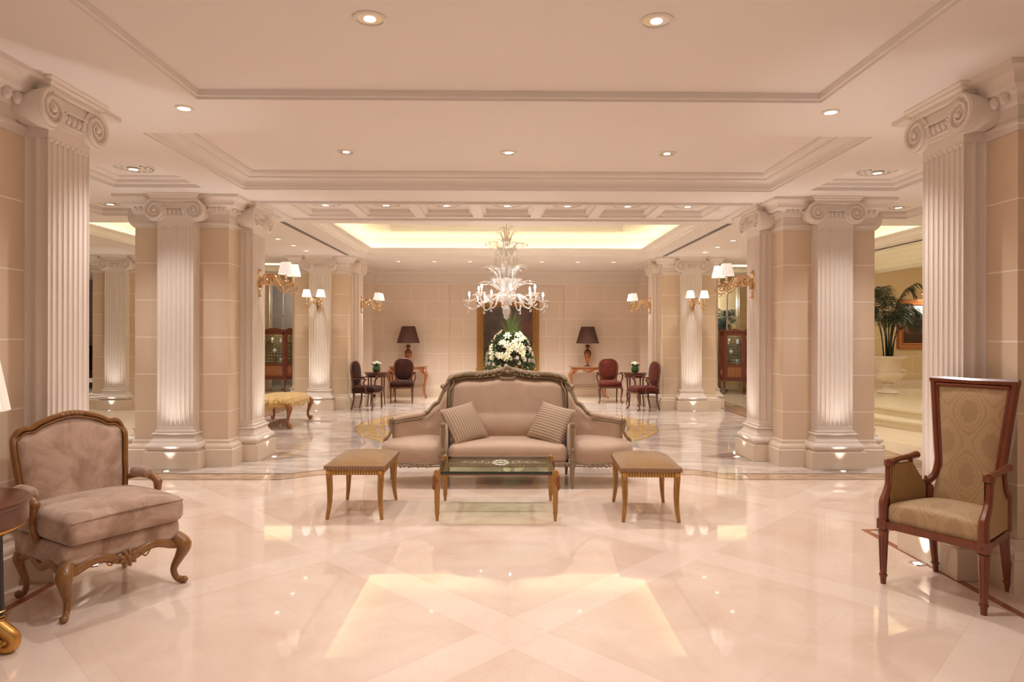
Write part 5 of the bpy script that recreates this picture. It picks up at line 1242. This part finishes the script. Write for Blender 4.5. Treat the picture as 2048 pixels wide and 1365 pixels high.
# ---------------------------------------------------------------- display cabinets
def tuft():
    t=NT('yellow_tufted_silk'); src,x,y,z=t.pos(True); d=t.math('SINE',(x+z)*38.)*t.math('SINE',(x-z)*38.); c=t.mix((d*.5+.5),(.30,.20,.05),(.58,.42,.16)); t.bump(d,.02,.8); return t.P(Base_Color=c,Roughness=.5)
MT['tuft']=tuft()
def make_cabinet(lb,loc,rz,w_=.62,cant=.20):
    t=thing('display_cabinet',lb,'cabinet',loc,rz); z0,z1=.36,1.70
    hw=w_/2; d0,d1=-.22,.20; q=[(-hw,d0),(hw,d0),(hw+cant,d0+cant*.8),(hw+cant,d1),(-hw-cant,d1),(-hw-cant,d0+cant*.8)]
    def off(o): return [(x*(1+o/(hw+cant)),y*(1+o/.22)) for x,y in q]
    m=MB(); m.prism(off(.02),z1,z1+.03)
    n=12
    for a,b in ((q[5],q[0]),(q[0],q[1]),(q[1],q[2])):
        vs=[];
        for i in range(n+1):
            u=i/n; x=a[0]+(b[0]-a[0])*u; y=a[1]+(b[1]-a[1])*u-.01; vs+=[(x,y,z1+.02),(x,y,z1+.035+.05*sin(PI*u)**2)]
        m.add(vs,[(2*i,2*i+2,2*i+3,2*i+1) for i in range(n)])
    m.prism(q,z1-.06,z1); m.prism(off(.01),z0,z0+.03); m.prism(q,z0+.03,z0+.06); m.box(-hw-cant,hw+cant,d1-.02,d1,z0,z1)
    for x,y in q[:4]+q[5:]: m.box(x-.02,x+.02,y-.005,y+.035,z0,z1)
    body=m.build('carcase',MT['redwood'],t,smooth=30)
    m=MB(); m.box(-hw-cant+.02,hw+cant-.02,d1-.028,d1-.021,.80,z1-.06); m.build('tufted_back',MT['tuft'],t,smooth=0)
    for z_ in (1.08,1.36): 
        m=MB(); m.prism([(x*.93,y*.9) for x,y in q],z_,z_+.008); m.build('glass_shelf',MT['pane'],t,smooth=0)
    m=MB(); m.prism([(x*.96,y*.95) for x,y in q],.78,.80); m.build('shelf',MT['redwood'],t,smooth=0)
    for i,(a,b) in enumerate(((q[5],q[0]),(q[0],q[1]),(q[1],q[2]))):
        a=Vector((*a,0));b=Vector((*b,0)); L=(b-a).length; ang=math.atan2(b.y-a.y,b.x-a.x); xf=M4(((a.x+b.x)/2,(a.y+b.y)/2,0),ang); h=L/2-.02
        fr=MB(); fr.box(-h,h,-.012,.008,z0+.05,.80,xf=xf); fr.box(-h,-h+.045,-.012,.008,.80,z1-.05,xf=xf); fr.box(h-.045,h,-.012,.008,.80,z1-.05,xf=xf); fr.box(-h,h,-.012,.008,z1-.10,z1-.05,xf=xf)
        for k in range(9): fr.sph(xf(Vector((-h+.05+(2*h-.1)*k/8,-.014,.81+.02*sin(PI*k/8)))),.014,6,4,(1.2,.5,.7))
        d=fr.build('door' if i==1 else 'side_panel',MT['redwood'],t,smooth=30)
        g=MB(); g.box(-h+.045,h-.045,-.004,.0,.80,z1-.10,xf=xf); g.build('pane',MT['pane'],d,smooth=0)
        g=MB(); g.rbox((0,-.014,.60),(h-.05,.004,.13),.004,2,xf=xf); g.sph(xf(Vector((0,-.018,.60))),.06,8,6,(.8,.08,1.1)); g.build('marquetry_panel',MT['satinwood'],d,smooth=40)
        if i==1: g=MB(); g.sph(xf(Vector((h-.02,-.02,.95))),.012,7,5,(1,1,2)); g.build('key_plate',MT['gold'],d,smooth=50)
    for x,y in (q[0],q[1],q[2],q[5]):
        m=MB(); cab_leg(m,x*.96,y*.93,z0+.02,1 if x>0 else -1,-1,(.034,.034,.022,.015,.014,.02),out=.045); m.build('leg',MT['redwood'],t,smooth=50)
    for s in (-1,1): m=MB(); m.box(s*(hw+cant-.03)-.018,s*(hw+cant-.03)+.018,d1-.05,d1-.01,0,z0); m.build('leg',MT['redwood'],t,smooth=0)
    return t
make_cabinet('red mahogany bow-front display cabinet behind the brocade ottoman',(-6.35,18.45,0),R(0))
make_cabinet('red mahogany display cabinet with a palm behind it, beyond the right main pier',(6.28,18.1,0),R(-8),.50,.12)
def trinket(kind):
    m=MB()
    if kind==0: m.lathe([(.03,0),(.035,.01),(.012,.03),(.04,.07),(.045,.11),(.03,.13),(.035,.15)],16)
    elif kind==1: m.lathe([(.04,0),(.045,.02),(.045,.10),(.05,.12)],16)
    else: m.lathe([(.02,0),(.05,.03),(.06,.06),(.04,.10),(.012,.12),(.0001,.14)],16)
    return m.build('porcelain_vase' if kind<2 else 'lidded_jar',simple('white_porcelain',(.85,.82,.74),.15),smooth=60)
for ci,(cx_,cy_,nm) in enumerate(((-6.35,18.45,'left'),(6.28,18.1,'right'))):
    for k,(dx,z_,kd,lb) in enumerate(((-.12,1.369,0,'footed white vase on the top glass shelf'),(.14,1.369,1,'straight white cup on the top glass shelf'),(-.05,1.089,2,'lidded white jar on the lower glass shelf'),(.12,.801,0,'footed white vase on the wooden shelf'))):
        o=trinket(kd); o.location=(cx_+dx,cy_,z_); tag(o,'%s of the %s display cabinet'%(lb,nm),'vase' if kd!=2 else 'jar',group='porcelain in the display cabinets')
light('POINT',(-6.35,18.30,1.62),1.,size=.03,name='cabinet_light'); light('POINT',(6.28,17.95,1.62),1.,size=.03,name='cabinet_light')
# ---------------------------------------------------------------- urn, palms
def make_urn(loc,lb,s=1.0):
    t=thing('urn',lb,'urn',loc); m=MB(); m.box(-.25*s,.25*s,-.25*s,.25*s,0,.05*s); m.build('square_foot',MT['urn'],t,smooth=0)
    m=MB(); P_=[(.20,.05),(.22,.07),(.20,.09),(.10,.14),(.07,.20),(.09,.24),(.13,.26),(.09,.28),(.10,.30),(.20,.34),(.27,.40),(.285,.46),(.27,.50)]
    m.lathe([(r*s,z*s) for r,z in P_],40,lobes=20,amp=.02); m.lathe([(r*s,z*s) for r,z in [(.24,.50),(.245,.60),(.27,.74),(.30,.80)]],48,lobes=24,amp=.025); m.lathe([(r*s,z*s) for r,z in [(.30,.80),(.36,.82),(.385,.84),(.385,.86),(.33,.865),(.30,.80)]],40)
    m.build('bowl',MT['urn'],t,smooth=50)
    for sg in (-1,1):
        m=MB(); m.tube(catmull([(sg*.25*s,0,.42*s),(sg*.36*s,0,.46*s),(sg*.37*s,0,.54*s),(sg*.30*s,0,.55*s),(sg*.25*s,0,.52*s)],5),.022*s,8); m.build('handle',MT['urn'],t,smooth=50)
    m=MB(); m.lathe([(.0001,.80*s),(.29*s,.80*s)],24); m.build('soil',simple('dark_soil',(.03,.02,.012),.9),t)
    return t
def make_palm(loc,lb,H=1.7,seed=1,nf=26,spread=.75,r0=.12):
    t=thing('potted_palm',lb,'palm',loc); rn=random.Random(seed)
    m=MB()
    for k in range(nf):
        a=rn.uniform(0,2*PI); h=H*rn.uniform(.5,1); sp=spread*rn.uniform(.45,1.05); c_,s_=cos(a),sin(a); b=Vector((r0*rn.random()*c_,r0*rn.random()*s_,0))
        q=catmull([b,b+Vector((c_*sp*.08,s_*sp*.08,h*.45)),b+Vector((c_*sp*.3,s_*sp*.3,h*.82)),b+Vector((c_*sp*.68,s_*sp*.68,h)),b+Vector((c_*sp,s_*sp,h*.86))],6)
        m.tube(q,lerpl([.010,.007,.004,.002],len(q)),5)
        n0=int(len(q)*.42)
        for i in range(n0,len(q)-1):
            f_=(i-n0)/(len(q)-n0)
            for j in (0,.5):
                p=q[i].lerp(q[i+1],j); tg=(q[i+1]-q[i]).normalized(); sd=tg.cross(Vector((0,0,1))).normalized(); L=.26*sin(PI*(.25+.7*f_))+.03
                for sg in (-1,1):
                    d=(sd*sg+tg*.7+Vector((0,0,-.15-rn.random()*.35))).normalized(); m.tube([p,p+d*L*.5+Vector((0,0,.01)),p+d*L-Vector((0,0,L*.35))],[.005,.011,.001],4,flat=.15,up=tuple(tg))
    o=m.build('fronds',MT['palm'],t,smooth=0,fix=False); return t
make_urn((8.36,14.3,.30),'white fluted urn holding a palm on the curved steps in the right alcove')
make_palm((8.36,14.3,1.10),'dark green palm standing in the white urn on the right steps',1.72,5,21,.95)
t=thing('planter','plain white planter behind the right display cabinet','planter',(6.45,19.9,0)); m=MB(); m.lathe([(.16,0),(.20,.05),(.24,.5),(.25,.55),(.22,.55),(.21,.45),(.0001,.45)],28); m.build('pot',MT['urn'],t,smooth=50)
make_palm((6.4,19.95,.45),'palm behind the right display cabinet, seen through the glazed opening',2.1,9,26,.62)
# dark settee at the end of the far left aisle, patterned armchair right of the right cabinet
t=thing('settee','dark upholstered settee at the end of the far left aisle','sofa',(-11.9,19.6,0),R(10))
m=MB(); m.rbox((0,.25,.80),(.8,.08,.40),.06,6); m.tube([(-.8,.22,1.17),(-.4,.22,1.22),(0,.22,1.24),(.4,.22,1.22),(.8,.22,1.17)],.03,8); m.build('backrest',MT['darkvelvet'],t,smooth=60)
m=MB(); m.rbox((0,-.05,.42),(.78,.36,.09),.05,6,crown=.03); m.build('seat_cushion',MT['darkvelvet'],t,smooth=60)
m=MB(); m.box(-.78,.78,-.38,.3,.20,.33); m.build('seat_rail',MT['ceil_trim'],t,smooth=0)
for sx in (-.72,.72):
    for sy in (-.34,.26): m=MB(); m.tube([(sx,sy,.2),(sx,sy,0)],[.03,.02],8,sq=1); m.build('leg',MT['mahogany'],t,smooth=40)
fl=velvet('floral_brown_tapestry',(.10,.06,.03),(.48,.34,.18),18)
make_fauteuil(fl,'cabriole',MT['walnut'],'armchair in brown and cream patterned fabric, right of the right display cabinet',(7.25,18.45,0),R(-20))
